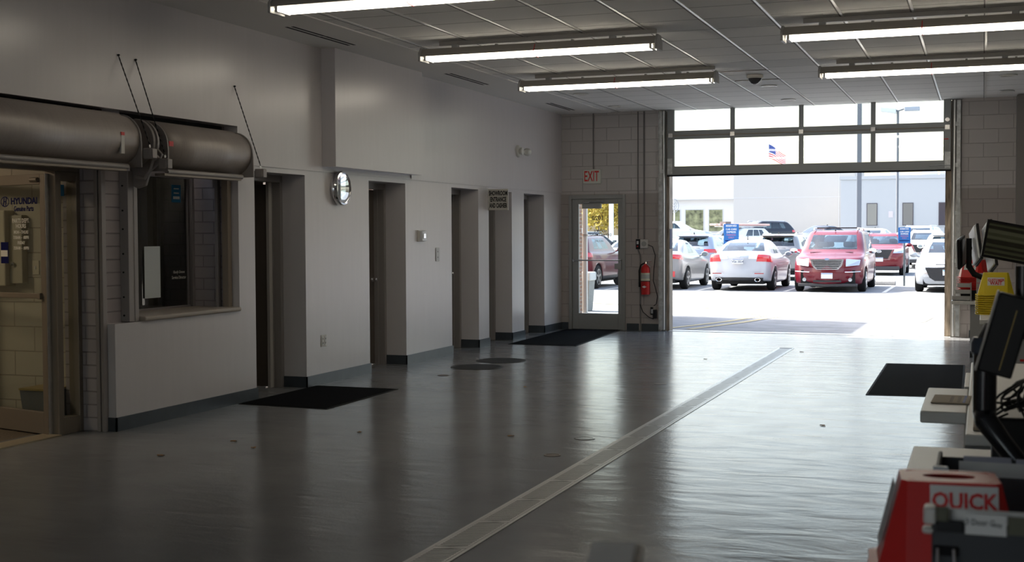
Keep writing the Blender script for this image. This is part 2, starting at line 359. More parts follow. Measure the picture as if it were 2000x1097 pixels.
# oval slanted-H emblem
b = MB(); n_ = 28; e0 = [(math.cos(2*PI*k/n_)*.056-.535, math.sin(2*PI*k/n_)*.042+1.822) for k in range(n_)]
e1 = [(math.cos(2*PI*k/n_)*.047-.535, math.sin(2*PI*k/n_)*.034+1.822) for k in range(n_)]
b.grid([[(x, ty, z) for x, z in e0], [(x, ty, z) for x, z in e1]], closed=True)
for dx in (-.017, .012): b.grid([[(-.535+dx-.010, ty-.0002, 1.790), (-.535+dx+.004, ty-.0002, 1.790)], [(-.535+dx+.001, ty-.0002, 1.854), (-.535+dx+.015, ty-.0002, 1.854)]])
b.grid([[(-.557, ty-.0002, 1.816), (-.515, ty-.0002, 1.820)], [(-.556, ty-.0002, 1.825), (-.514, ty-.0002, 1.830)]])
b.build('oval_emblem', bluet, lf)
yy = 1.668
for s_, sz, dz in (('PARTS DEPT.', .047, .042), ('HOURS', .047, .048), ('MON – THURS', .034, .042), ('7:30AM –  :00PM', .034, .042), ('FRIDAY', .034, .042), ('7:30AM –  :00PM', .034, .05)):
    text('hours_lettering', s_, sz, (-.33, ty, yy), FACE_MY, whitet, lf, sx=.85, bold=.001); yy -= dz
MB().box(-.60, ty-.001, 1.33, -.50, ty, 1.50).build('blue_sticker', bluet, lf)
MB().box(-.60, ty-.002, 1.385, -.51, ty-.001, 1.435).build('sticker_panel', whitet, lf)
# things seen through the leaf
eb = thing('electrical_panel', 'cream metal electrical box on the block wall behind the parts door glass', 'electrical box', (-7.61, 8.5, 1.15))
MB().box(-.30,-.12,0,.12,0,.62).build('cabinet', mat('cream_enamel', (.52,.46,.34), .5), eb, bevel=.01)
MB().box(.12,-.07,.02,.25,0,.58).build('side_cabinet', mat('cream_enamel2', (.40,.36,.27), .5), eb, bevel=.006)
MB().lathe([(.014,0),(.018,-.02),(.006,-.03)], (.16,-.07,.18), 'y', 12).build('latch_knob', steel, eb)
sw = thing('light_switch', 'cream switch plate on the block wall in the parts room', 'light switch', (-7.28, 8.5, 1.30))
MB().box(-.035,-.008,-.057,.035,0,.057).build('plate', mat('cream_enamel', ()), sw, bevel=.002)
MB().box(-.006,-.016,-.012,.006,-.008,.012).build('toggle', whitep, sw)
wb = thing('waste_bin', 'small dark waste bin with yellow rim behind the parts door', 'bin', (-7.07, 8.33, 0))
MB().hexa([(-.11,-.10,0),(.11,-.10,0),(.11,.10,0),(-.11,.10,0)], [(-.14,-.13,.33),(.14,-.13,.33),(.14,.13,.33),(-.14,.13,.33)]).build('bucket', mat('bin_grey', (.12,.13,.13), .5), wb)
b = MB(); b.box(-.145,-.135,.33,.145,.135,.345); b.build('rim', mat('rim_brown', (.30,.22,.08), .5), wb)

# ---- pass-through window
wn = bpy.data.objects.new('window_1', None); C.objects.link(wn); wn['kind'] = 'structure'; wn.location = (-6.97, 8.66, .86)
b = MB(); b.box(-.03, 0, 0, .04, .10, 1.3); b.box(-.03, 1.54, 0, .04, 1.58, 1.3); b.box(-.03, .1, 1.22, .04, 1.5, 1.3); b.box(-.03, .1, 0, .04, 1.5, .05)
b.box(-.015, 1.50, .05, .02, 1.51, 1.22)
b.build('window_frame', mat('grey_mullion', (.24,.22,.215), .45), wn, bevel=.003)
MB().box(-.004, .1, .05, .004, 1.5, 1.22).build('window_glass', darkg, wn)
MB().box(.03, .12, -.005, .54, 1.58, .035).build('window_sill', mat('tan_ledge', (.36,.31,.255), .4), wn, bevel=.014, seg=3)
text('name_lettering', 'Randy Greene', .038, (.012, 1.36, .36), FACE_PX, whitet, wn, shear=.35, sx=.8)
text('title_lettering', 'Service Director', .042, (.012, 1.36, .31), FACE_PX, whitet, wn, sx=.78)
MB().box(.007, 1.27, 1.00, .009, 1.41, 1.16).build('blue_sticker', MT['blue_decal'], wn)
for z_ in (1.12, 1.08): MB().box(.0095, 1.30, z_, .0105, 1.38, z_+.01).build('sticker_text', whitet, wn)
MB().box(.0095, 1.29, 1.03, .0105, 1.39, 1.055).build('sticker_text', whitet, wn)
ph = thing('paper_notice', 'blank pale sheet of paper taped inside the service window', 'paper', (-6.957, 9.53, 1.02))
MB().box(0, -.03, -.02, .003, .20, .44).build('sheet', mat('pale_sheet', (.72,.78,.80), .7), ph)
of = thing('office_shelf', 'narrow white shelf with folders inside the dark office', 'shelf', (-7.75, 9.3, 1.16))
MB().box(-.15,-.5,0,.15,.35,.02).build('shelf_board', whitep, of)
for k in range(5):
    fo = tag(MB().box(-.10, -.02, 0, .10, .015, .22+.02*(k % 2)).build('folder', manila, bevel=.002), ['leftmost','second from left','middle','second from right','rightmost'][k]+' of the five brown folders on the office shelf', 'folder', 'folders on the office shelf')
    fo.location = (-7.75, 9.08+.07*k, 1.182); fo.rotation_euler = (math.radians(-4), 0, 0)
cb = tag(MB().box(-7.62,8.80,0,-7.1,10.25,.74).build('office_cabinet', mat('cab_grey', (.10,.10,.095), .6), bevel=.01), 'low dark cabinet under the service window inside the office', 'cabinet')
b = MB()
for k in range(46):
    x, y = -7.35+random.uniform(-.18,.18), 8.95+random.uniform(0,.85); r = random.uniform(.03,.055)
    b.box(x-r, y-r, .742, x+r, y+r*.7, .80+random.uniform(0,.06))
tag(b.build('plastic_wrap', glass('crumpled_plastic', (.7,.75,.75), .25, .12)), 'crumpled clear plastic wrap on the cabinet behind the service window', 'plastic wrap', kind='stuff')
tag(MB().box(-7.75,10.27,.05,-7.06,10.355,2.4).build('office_cupboard', mat('pale_panel', (.30,.29,.25), .6), bevel=.01), 'pale upright panel seen at the right end of the service window glass', 'cupboard')
wp = tag(MB().box(-9.0,10.24,.05,-8.25,10.355,2.49).build('office_cupboard', mat('office_brown', (.19,.13,.085), .6), bevel=.01), 'brown cupboard panel on the end wall of the dark office', 'cupboard')

# guides beside the shutters
gd = thing('shutter_guide', 'pale upright steel guide channel between the brick pier and the service window', 'guide rail', (-6.53, 8.665, .86))
MB().box(-.05,-.02,0,.05,.06,1.22).box(-.06,.06,0,-.045,.10,1.22).box(.04,.05,0,.055,.10,1.22).build('channel', mat('pale_channel', (.33,.30,.285), .45), gd, bevel=.004)
for z in (.05,.2,.4,.55,.75,.9,1.1): MB().lathe([(.008,0),(.008,-.006)], (.0,-.02,z), 'y', 8).build('bolt', blackp, gd)
gd2 = thing('shutter_guide', 'tan upright steel guide channel at the far side of the service window', 'guide rail', (-6.56, 10.20, .86))
MB().box(-.03,-.03,0,.035,.03,1.36).build('channel', mat('tan_channel', (.27,.22,.17), .45), gd2, bevel=.003)
MB().box(-.11,-.02,0,-.08,.02,1.36).build('inner_rail', mat('grey_mullion', ()), gd2)
gd3 = thing('shutter_guide', 'full-height pale guide channel beside the painted brick pier', 'guide rail', (-6.56, 8.38, 0))
MB().box(-.045,-.0,0,-.012,.05,2.2).box(.0,.0,0,.03,.05,2.2).box(-.012,.03,0,0,.05,2.2).build('channel', mat('pale_channel', ()), gd3, bevel=.003)

# rolling shutters: hood, end brackets, bottom bar
def shutter(y0, y1, zc, r, label, gear):
    t = thing('roller_shutter', label, 'roller shutter', (W, (y0+y1)/2, zc))
    hl = (y1-y0)/2
    cx = .04
    prof = [(-.05, r+.03), (cx, r+.015)] + [(cx + r*math.sin(a), r*math.cos(a)) for a in [PI*k/22 for k in range(1, 21)]] + [(cx-.02, -r), (-.05, -r)]
    b = MB(); b.grid([[(x, -hl, z) for x, z in prof], [(x, -hl*.33, z) for x, z in prof], [(x, hl*.3, z) for x, z in prof], [(x, hl, z) for x, z in prof]])
    b.build('hood', hoodm, t, smooth='auto', solid=.004)
    for s in (-1, 1):
        y = s*hl
        P = [(-.05, -r-.02)] + [(cx+r+.015, -r-.02), (cx+r+.015, -.03)] + [(cx + (r+.012)*math.sin(a), (r+.012)*math.cos(a)) for a in [PI*k/16 for k in range(7, -1, -1)]] + [(-.05, r+.02)]
        MB().prism(P, 1, y-.006*s, y+.008*s).build('end_bracket', hoodd, t, bevel=.002)
    MB().tube([(cx+r*.75, -hl+.06, -r-.02), (cx+r*.75, hl-.10, -r-.02)], .022, 14).build('bottom_bar', hoodd, t, smooth='auto')
    MB().box(cx+r*.3, -hl+.02, -r-.055, cx+r*.8, hl-.12, -r-.035).build('slat_lip', alum, t)
    return t
s1 = shutter(4.6, 8.47, 2.31, .195, 'long taupe rolled shutter hood above the parts door', 0)
MB().box(.222, 1.70, -.12, .2375, 1.74, .02).build('warning_label', whitep, s1)
MB().box(.222, 1.70, .02, .2385, 1.74, .045).build('label_band', redt, s1)
s2 = shutter(8.83, 10.12, 2.29, .19, 'short taupe rolled shutter hood above the service window', 1)
MB().box(.200, -.62, -.005, .235, -.56, .035).build('warning_label', redt, s2)
b = MB(); b.lathe([(.185,0),(.19,.02),(.16,.025),(.16,.045),(.19,.05),(.185,.08)], (.03,-.80,.02), 'y', 28); b.build('drive_wheel', hoodd, s2, smooth='auto')
MB().prism([(-.05,-.32),(.02,-.35),(.10,-.33),(.14,-.22),(.22,-.16),(.26,-.08),(.2,-.02),(.02,-.02),(-.05,-.1)], 1, -.76, -.73).build('gear_bracket', hoodd, s2, bevel=.006)
b = MB(); b.tube([(.03,-.79,-.26),(.12,-.79,-.27),(.17,-.79,-.2),(.2,-.79,-.13),(.25,-.79,-.1)], .014, 8); b.build('brace_bar', hoodd, s2)
# near-black box standing in for the shaded gap behind the hoods; header steel
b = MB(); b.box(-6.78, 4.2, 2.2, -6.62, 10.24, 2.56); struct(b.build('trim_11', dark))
b = MB(); b.box(-6.66, 4.3, 2.09, -6.52, 8.36, 2.13); struct(b.build('trim_12', hoodd))
# fusible link boxes hanging on chains
def chain(pts, parent, nm='chain'):
    b = MB(); A, B = Vector(pts[0]), Vector(pts[1]); L = (B-A).length; n = int(L/.022)
    d = (B-A).normalized(); q = d.to_track_quat('Z', 'Y').to_matrix().to_4x4()
    for k in range(n):
        m_ = Matrix.Translation(A + (B-A)*(k+.5)/n) @ q @ Matrix.Rotation(PI/2*(k % 2), 4, 'Z')
        b.obox(m_, .010, .003, .026)
    return b.build(nm, blackp, parent)
for lab, bx, top in (('release box hanging between the two shutter hoods, left of two', (-6.17, 8.52, 2.20), (W, 8.52, 2.99)),
                     ('release box beside the short shutter gear bracket, lower of the pair', (-6.17, 8.72, 2.13), (W, 8.74, 2.98)),
                     ('release box at the far end of the short shutter', (-6.19, 10.20, 2.115), (W, 10.20, 2.92))):
    t = thing('release_box', 'small grey '+lab, 'release box', bx)
    MB().box(-.045,-.035,-.04,.04,.035,.045).build('housing', hoodd, t, bevel=.012, seg=3)
    MB().box(.04,-.030,-.035,.048,.030,.04).build('cover', mat('pale_channel', ()), t, bevel=.004)
    chain([(top[0]-bx[0]+.005, top[1]-bx[1], top[2]-bx[2]), (0, 0, .075)], t)
    b = MB(); b.lathe([(.012,-.002),(.014,0),(.012,.002)], (0,0,.062), 'x', 14); b.build('ring', steel, t)
    b = MB(); b.lathe([(.008,0),(.009,.012),(.004,.02)], (top[0]-bx[0], top[1]-bx[1], top[2]-bx[2]), 'x', 8); b.build('wall_hook', blackp, t)

# ------------------------------------------------------------------ back wall, exit door, garage door
b = MB(); y0, y1 = D, D+.3
b.box(-6.8, y0, 0, -6.32, y1, H+.6); b.box(-6.32, y0, 2.175, -5.375, y1, H+.6); b.box(-5.375, y0, 0, -4.80, y1, H+.6)
struct(b.build('wall_back', blockB))
b = MB(); b.box(-.30, y0, 0, FX1, y1, H+.6); struct(b.build('wall_back_right', blockB))
b = MB(); b.box(-4.80, y0+.12, 4.05, -.30, y1, 6.2); b.box(-7.45, y0+.30, 0, -6.4, y0+.42, 6.2); b.box(-.3, y1, 0, 9, y1+.1, 6.2); b.box(-7.45, y1, 4.05, 9, y1+.1, 6.2)
struct(b.build('wall_outside', brickXF))
k = 0
for a, c in ((-6.45,-6.34),(-5.355,-5.155),(-5.11,-4.83),(-.18,.42)):
    b = MB(); b.box(a, D-.012, 0, c, D, .11); struct(b.build('baseboard_back' if not k else 'baseboard_back.%03d' % k, vinyl)); k += 1
b = MB(); b.box(.44, D-.35, 0, .9, D, H-.01); struct(b.build('trim_13', mat('pilaster_paint', (.26,.24,.225), .5)))
struct(MB().box(FX1, -6, 0, FX1+.2, 20.2, H+.5).build('wall_right', mat('right_paint', (.30,.28,.26), .5)))
b = MB(); b.box(-6.8,-6.2,0,-4.9,-6,H+.3); b.box(-.3,-6.2,0,FX1+.2,-6,H+.3); b.box(-4.9,-6.2,3.3,-.3,-6,H+.3); struct(b.build('wall_rear', mat('rear_paint', (.25,.235,.22), .6)))   # the lane's other doorway, unseen behind the camera, opened to add fill light
struct(MB().box(-7.0, -6, H+.12, FX1+.2, 20.3, H+.7).build('roof', dark))
# glazed exit door
dr = bpy.data.objects.new('door_8', None); C.objects.link(dr); dr['kind'] = 'structure'; dr.location = (-5.845, D, 0)
gfr = mat('grey_aluminium', (.34,.34,.325), .4, .4)
b = MB(); b.box(-.475,-.03,0,-.425,.12,2.175); b.box(.425,-.03,0,.47,.12,2.175); b.box(-.425,-.03,2.11,.425,.12,2.175); b.box(-.425,.046,2.07,.425,.07,2.11); b.box(-.425,.046,0,.425,.12,.02); b.build('door_frame', gfr, dr, bevel=.003)
b = MB(); b.box(-.424,.0,.004,-.315,.045,2.109); b.box(.345,0,.004,.424,.045,2.109); b.box(-.315,0,.004,.345,.045,.26); b.box(-.315,0,2.03,.345,.045,2.109); b.build('leaf', gfr, dr, bevel=.003)
MB().box(-.315,.018,.26,.345,.028,2.03).build('door_glass', clearg, dr)
MB().tube([(-.40,-.035,1.12),(.41,-.035,1.12)], .011, 10).box(-.41,-.04,1.10,-.385,0,1.14).box(.385,-.04,1.10,.41,0,1.14).build('push_bar', steel, dr)
MB().box(.30,-.05,.98,.40,-.0,1.07).box(.385,-.04,.96,.405,.01,1.09).build('lock_box', greyp, dr, bevel=.004)
MB().box(-.24,-.065,1.955,.08,-.005,2.035).build('door_closer', greyp, dr, bevel=.008)
MB().tube([(-.22,-.05,2.05),(-.10,-.10,2.06),(.12,-.04,2.075)], .010, 8).lathe([(.03,2.035),(.032,2.05),(.02,2.065)], (-.22,-.03,0), 'z', 14).build('closer_arm', steel, dr)
bl = mat('grey_decal', (.045,.05,.055), .5)
MIR = (PI/2, 0, PI)
text('number_lettering', '1020', .105, (.0, .0285, 1.80), MIR, bl, dr, sx=1.0, bold=.001)
text('decal_lettering', 'SERVICE', .06, (.04, .0285, 1.59), MIR, bl, dr, bold=.0008)
text('decal_lettering', 'DEPARTMENT', .06, (.04, .0285, 1.53), MIR, bl, dr, bold=.0008)
text('decal_lettering', 'HOURS', .045, (.02, .0285, 1.43), MIR, whitet, dr)
# exit sign
ex = thing('exit_sign', 'white EXIT sign with red letters above the glass door', 'exit sign', (-5.92, D, 2.47))
MB().box(-.15,-.055,-.115,.15,0,.115).build('housing', mat('sign_white', (.72,.72,.64), .5), ex, bevel=.012, seg=3)
text('lettering', 'EXIT', .235, (-.005, -.057, -.003), FACE_MY, mat('red_sign', (.75,.02,.015), .5), ex, sx=.52, bold=.0022)
cdm = mat('conduit_paint', (.20,.185,.175), .5)
tag(MB().tube([(-5.905,D-.012,2.59),(-5.905,D-.012,H-.01)], .010, 8).build('conduit', cdm), 'thin painted conduit running up from the exit sign', 'conduit')
tag(MB().tube([(-5.125,D-.014,.0),(-5.135,D-.014,1.0),(-5.125,D-.014,1.1),(-5.13,D-.014,1.2),(-5.165,D-.014,1.29)], .012, 8).build('conduit', cdm), 'thin conduit running from the floor up to the black door control', 'conduit')
tag(MB().tube([(-5.165,D-.014,1.47),(-5.165,D-.014,H-.01)], .010, 8).build('conduit', cdm), 'thin conduit running from the black door control up to the ceiling', 'conduit')
tag(MB().tube([(-5.065,D-.014,1.46),(-5.065,D-.014,H-.01)], .014, 8).build('conduit', cdm), 'thicker conduit running up from the white junction box', 'conduit')
ct = thing('door_control', 'small black two-button door control on the back wall', 'control box', (-5.165, D, 1.38))
MB().box(-.03,-.045,-.08,.03,0,.08).build('housing', blackp, ct, bevel=.006); MB().box(-.016,-.047,-.0,.016,-.045,.05).build('label_plate', paper, ct)
MB().lathe([(.012,0),(.012,-.01)], (0,-.045,-.035), 'y', 12).build('button', redp, ct)
jb = thing('junction_box', 'square white junction box beside the black door control', 'junction box', (-5.06, D, 1.385))
MB().box(-.062,-.05,-.07,.062,0,.07).build('housing', whitep, jb, bevel=.012, seg=3); MB().lathe([(.042,-.05),(.042,-.054),(.03,-.056)], (0,0,0), 'y', 8).build('cover', mat('cover_grey', (.35,.35,.33), .5), jb)
tag(MB().tube([(-5.00,D-.03,1.37),(-4.92,D-.05,1.34),(-4.875,D-.05,1.2),(-4.90,D-.04,.98),(-4.91,D-.04,.80),(-4.87,D-.04,.66),(-4.84,D-.05,.55),(-4.86,D-.05,.43),(-4.90,D-.05,.40)], .006, 6).build('power_cable', blackp), 'black cable drooping from the white junction box past the extinguisher', 'cable')
tag(MB().tube([(-5.13,D-.03,.42),(-5.08,D-.04,.30),(-4.98,D-.05,.22),(-4.90,D-.05,.19)], .006, 6).build('power_cable', blackp), 'black cable curving from the conduit to the door track', 'cable')
pe = thing('photo_eye', 'black and chrome sensor bracket low on the garage door track', 'sensor', (-4.88, D-.06, .28))
MB().box(-.03,-.03,-.08,.03,.03,.06).box(-.07,-.02,-.02,-.03,.02,.10).build('housing', blackp, pe, bevel=.006); MB().box(-.055,-.04,.0,-.02,-.02,.07).build('clip', chrome, pe, bevel=.003)
# fire extinguisher
fx = thing('fire_extinguisher', 'red fire extinguisher hanging on the block wall beside the garage opening', 'fire extinguisher', (-5.03, D-.075, .60))
MB().lathe([(.03,-.02),(.068,-.018),(.072,0),(.072,.36),(.066,.40),(.045,.435),(.022,.45),(.02,.47)], seg=28).build('cylinder', redp, fx, smooth='auto')
MB().lathe([(.0735,.20),(.0735,.325)], seg=28).build('label_band', mat('label_cream', (.62,.60,.45), .6), fx, smooth='auto')
MB().lathe([(.0738,.235),(.0738,.30)], seg=28).build('label_print', mat('label_grey', (.42,.42,.38), .6), fx, smooth='auto')
MB().lathe([(.0738,.188),(.0738,.2)], seg=28).build('dark_band', blackp, fx)
MB().prism([(-.04,.105),(0,.085),(.04,.105),(0,.125)], 1, -.0745, -.072).build('white_diamond', paper, fx)
MB().tube([(0,0,.46),(0,0,.51)], .018, 10).tube([(0,0,.50),(.05,-.01,.515),(.10,-.02,.51)], .009, 6).tube([(0,0,.48),(.05,-.01,.45),(.085,-.02,.41)], .008, 6).build('valve_handle', chrome, fx)
MB().tube([(-.02,0,.48),(-.07,-.01,.45),(-.10,-.01,.36),(-.095,-.02,.2),(-.09,-.02,.10)], [.010,.010,.010,.010,.016], 8).build('hose', blackr, fx, smooth=True)

# garage door (sectional, glazed, half raised)
gd_ = thing('garage_door', '', ''); del gd_['label'], gd_['category']; gd_.name = 'door_9'; gd_['kind'] = 'structure'; gd_.location = (-2.60, D+.02, 2.47)
X0, X1 = -2.10, 2.15
st = [(-2.10,-1.985), (-1.10,-1.03), (-.05,.02), (1.01,1.08), (2.045,2.15)]
drail = mat('door_rail', (.27,.28,.28), .4, .5)
def section(z0, z1, bot, top, nm):
    b = MB(); b.box(X0, 0, z0, X1, .045, z0+bot); b.box(X0, 0, z1-top, X1, .045, z1)
    for a, c in st: b.box(a, 0, z0+bot, c, .045, z1-top)
    b.build(nm, drail, gd_, bevel=.003)
    for (a, c), (a2, c2) in zip(st, st[1:]): MB().box(c, .018, z0+bot, a2, .026, z1-top).build('pane', clearg, gd_)
section(0, .615, .135, .055, 'door_section'); section(.620, 1.22, .075, .07, 'door_section')
MB().box(X0, -.004, -.022, X1, .04, 0).build('bottom_seal', blackr, gd_)
MB().box(X0, -.012, .612, X1, 0, .624).build('section_strip', mat('tan_channel', ()), gd_)
for a, c in st: MB().box((a+c)/2-.035, -.02, .585, (a+c)/2+.035, -.001, .655).build('hinge', steel, gd_, bevel=.004)
for x in (X0+.03, X1-.06): MB().box(x-.025, -.006, .02, x+.055, 0, .26).build('corner_plate', galv, gd_)
MB().box(X1-.10, -.007, .28, X1-.03, -.001, .46).build('warning_label', mat('label_grey', ()), gd_); MB().box(X1-.095, -.008, .44, X1-.035, -.0065, .455).build('label_band', redt, gd_)
MB().tube([(X1-.30,-.02,.06),(X1-.0,-.02,.06)], .006, 6).build('lift_cable_pin', steel, gd_)
MB().lathe([(.03,-.03),(.034,-.02),(.03,-.005)], (X1-.05,0,.73), 'y', 16).build('pulley', steel, gd_)
def track(x, s, label):
    t = thing('door_track', label, 'door track', (x, D, 0))
    MB().box(-.012*s, -.055, .02, .012*s, -.012, H-.02).build('rail', mat('bright_track', (.70,.70,.69), .3, .6), t, bevel=.006)
    MB().box(-.085*s, -.022, .02, -.03*s, -.004, H-.02).box(-.085*s, -.05, .02, -.077*s, -.004, H-.02).build('angle', galv, t)
    for z in (.4, 1.1, 1.8, 2.5, 3.1): MB().box(-.07*s, -.05, z, .0, -.022, z+.06).build('bracket', galv, t)
    return t
track(-4.74, 1, 'galvanised door track left of the garage opening')
track(-.40, -1, 'galvanised door track right of the garage opening')
for nm, x0, x1 in (('trim_14', -4.725, -4.675), ('trim_15', -.525, -.44)):
    struct(MB().box(x0, D+.07, 0, x1, D+.30, 3.48).build(nm, wood))
tag(MB().box(-4.674,D+.09,1.30,-4.668,D+.22,1.62).build('blue_pad', mat('navy_pad', (.015,.03,.09), .7)), 'dark blue square pad on the left timber door jamb', 'pad')
tag(MB().box(-.531,D+.075,1.30,-.525,D+.22,1.62).build('blue_pad', MT['navy_pad']), 'dark blue square pad on the right timber door jamb', 'pad')
b = MB(); b.box(-4.83,D+.06,0,-4.72,D+.3,3.5); b.box(-.44,D+.06,0,-.30,D+.3,3.5); struct(b.build('trim_16', mat('jamb_paint', (.25,.24,.22), .6)))
tag(MB().box(-4.67,D-.02,0,-.44,D+.10,.004).build('threshold_strip', mat('pale_sill', (.62,.62,.60), .5)), 'pale strip across the floor under the garage door', 'sill')

# ------------------------------------------------------------------ ceiling fixtures
def strip_light(x0, x1, y, label, grp, first=None):
    L = x1-x0
    t = thing('fluorescent_light', label, 'ceiling light', ((x0+x1)/2, y, 3.31), 0, grp)
    h = L/2
    MB().prism([(-.108,.037),(-.062,.115),(.062,.115),(.108,.037),(.102,.035),(.05,.05),(-.05,.05),(-.102,.035)], 0, -h, h).build('housing', mat('fixture_grey', (.34,.32,.29), .45), t)
    for s in (-1, 1):
        MB().prism([(-.115,-.012),(-.115,.07),(-.06,.13),(.06,.13),(.115,.07),(.115,-.012)], 0, s*h-.012, s*h+.012).build('end_cap', greyp, t, bevel=.004)
        MB().box(s*h-s*.055-.012, -.10, -.005, s*h-s*.055+.012, .10, .045).build('lamp_holder', whitep, t)
    for yy_ in (-.078, .078): MB().tube([(-h+.04, yy_, .018), (h-.04, yy_, .018)], .019, 12).build('tube', tubeM, t, smooth='auto')
    MB().tube([(0,-.07,.10),(0,-.115,.03),(0,-.08,-.012),(0,.03,-.016)], .004, 6).build('lamp_guard_clip', redp, t)
    for x in (-h*.35, h*.30, -h+.14*L, h-.14*L): MB().box(x-.012,-.02,.115,x+.012,.02,.135).build('clamp', greyp, t)
    MB().box(-h+.18, -.02, .145, h-.02, .02, .186).build('mounting_channel', mat('strut', (.42,.40,.37), .4), t)
    for x in (-h+.35, h-.45): MB().box(x-.03,-.035,.118,x+.03,.035,.15).build('hanger', greyp, t, bevel=.004)
    return t
for x0, x1, y, lab in ((-5.27,-2.91,8.95,'fluorescent strip light nearest the camera at the top left edge'),
                  (-5.35,-2.91,11.98,'middle fluorescent strip light of the left row'),
                  (-5.34,-2.93,14.90,'farthest fluorescent strip light of the left row'),
                  (-1.73,.70,11.94,'nearer fluorescent strip light of the right row'),
                  (-1.75,.66,14.94,'farther fluorescent strip light of the right row')):
    strip_light(x0, x1, y, lab, 'fluorescent strip lights under the ceiling')
for x0, x1, y, lab in ((-1.73,.70,8.95,'fluorescent strip light above the right desks, just outside the top of the picture'),):
    strip_light(x0, x1, y, lab, 'fluorescent strip lights overhead')
for y0_, y1_, lab in ((10.5,11.75,'largest slot air vent in the ceiling, nearest the camera'),(14.25,15.5,'middle slot air vent along the left edge of the ceiling'),(18.05,19.2,'small slot air vent nearest the back wall')):
    t = thing('air_vent', 'black two-'+lab if 0 else lab, 'air vent', (-6.05, (y0_+y1_)/2, H-.013)); h = (y1_-y0_)/2
    for k, dx in enumerate((-.045, .02)):
        MB().box(dx, -h, -.003, dx+.03, -.01, .0).build('slot', dark, t); MB().box(dx, .01, -.003, dx+.03, h, .0).build('slot', dark, t)
    MB().box(-.055,-h-.01,-.001,.06,h+.01,.0005).build('frame', mat('gypsum_border', ()), t)
for x, y, lab in ((-2.67,17.14,'round white ceiling can light left of the ceiling camera panel'),(-5.27,17.13,'round white can light behind the far left strip light'),(-5.29,18.99,'round white can light nearest the back left corner'),(-2.68,19.03,'round white can light nearest the top of the garage door'),(.29,19.03,'round white can light in the far right ceiling'),(.28,17.12,'round white can light below the right strip light')):
    t = thing('can_light', lab, 'ceiling light', (x, y, H-.008), 0, 'round recessed ceiling lights')
    MB().lathe([(.105,.004),(.11,-.006),(.09,-.008),(.085,.0)], seg=28).build('trim_ring', mat('ring_white', (.88,.87,.84), .3), t, smooth='auto')
    MB().lathe([(.084,-.004),(.084,-.001)], seg=28).build('lens', mat('can_lens', (.75,.72,.66), .4), t)
t = thing('dome_camera', 'dark grey conical dome camera on a ceiling panel', 'camera', (-2.65, 15.91, H-.005))
MB().lathe([(.10,0),(.105,-.02),(.095,-.04)], seg=28).build('base', whitep, t, smooth='auto'); MB().lathe([(.085,-.04),(.075,-.065),(.045,-.10),(.01,-.115)], seg=24).build('dome', mat('dome_grey', (.06,.06,.065), .2), t, smooth='auto')
b = MB(); b.box(-2.99,15.42,H-.012,-2.40,15.44,H-.002); b.box(-2.99,16.40,H-.012,-2.40,16.43,H-.002); tag(b.build('panel_trim', trimp), 'dark edge strips of the ceiling panel around the dome camera', 'trim')

# ------------------------------------------------------------------ things on the left wall
ck = thing('wall_clock', 'round chrome-rimmed clock on the left wall between two doorways', 'clock', (W, 12.20, 2.05))
MB().lathe([(.150,0),(.172,.005),(.175,.02),(.180,.025),(.178,.035),(.184,.04),(.181,.05),(.184,.055),(.175,.072),(.160,.076),(.150,.070)], axis='x', seg=48).build('rim', chrome, ck, smooth='auto')
MB().lathe([(.152,.05),(.152,.056)], axis='x', seg=48).build('face', mat('clock_face', (.55,.56,.56), .5), ck)
b = MB()
for k in range(12):
    a = 2*PI*k/12; m_ = Matrix.Translation((.058, .125*math.sin(a), .125*math.cos(a))) @ Matrix.Rotation(-a, 4, 'X'); b.obox(m_, .002, .006, .024)
b.build('hour_marks', blackp, ck)
b = MB(); b.obox(Matrix.Rotation(-1.1, 4, 'X') @ Matrix.Translation((.061,0,.035)), .002, .010, .09); b.obox(Matrix.Rotation(-2.9, 4, 'X') @ Matrix.Translation((.063,0,.05)), .002, .007, .12); b.build('hands', blackp, ck)
MB().lathe([(.150,.066),(.10,.074),(.03,.078)], axis='x', seg=48).build('glass_cover', glass('clock_glass', (.85,.9,.92), .28), ck, smooth='auto')
fs = thing('strobe_alarm', 'small white strobe alarm box on the left wall between doorways', 'alarm', (W, 14.31, 1.535))
MB().box(0,-.085,-.07,.02,.085,.07).build('back_plate', whitep, fs, bevel=.004); MB().box(.02,-.045,-.062,.055,.085,.062).build('lens', mat('strobe_lens', (.70,.72,.74), .12), fs, bevel=.006)
MB().box(.055,-.02,-.03,.062,.05,.03).build('reflector', chrome, fs, bevel=.003)
t = thing('wall_plate', 'blank painted wall plate right of the strobe alarm', 'wall plate', (W, 14.84, 1.30))
MB().box(0,-.055,-.085,.008,.055,.085).build('plate', mat('plate_paint', (.40,.39,.38), .35), t, bevel=.003)
for dz in (-.035,.035): MB().lathe([(.006,0),(.006,.011)], (0,0,dz), 'x', 8).build('screw', blackp, t)
t = thing('power_outlet', 'white double power outlet low on the left wall below the clock', 'outlet', (W, 11.85, .45))
MB().box(0,-.06,-.062,.007,.06,.062).build('plate', whitep, t, bevel=.003)
for dy in (-.028,.028):
    MB().box(.007,dy-.018,-.045,.010,dy+.018,.045).build('socket', mat('socket_white', (.7,.7,.68), .4), t, bevel=.003)
    for dz in (.022,-.022): MB().box(.010,dy-.009,dz-.008,.0108,dy-.005,dz+.008).box(.010,dy+.004,dz-.008,.0108,dy+.008,dz+.008).build('slots', blackp, t)
t = thing('emergency_light', 'round white two-headed emergency light high on the left wall', 'emergency light', (W, 17.80, 2.77))
MB().lathe([(.085,0),(.09,.02),(.08,.045),(.05,.055)], axis='x', seg=28).build('base', mat('cream_plastic', (.62,.61,.55), .45), t, smooth='auto')
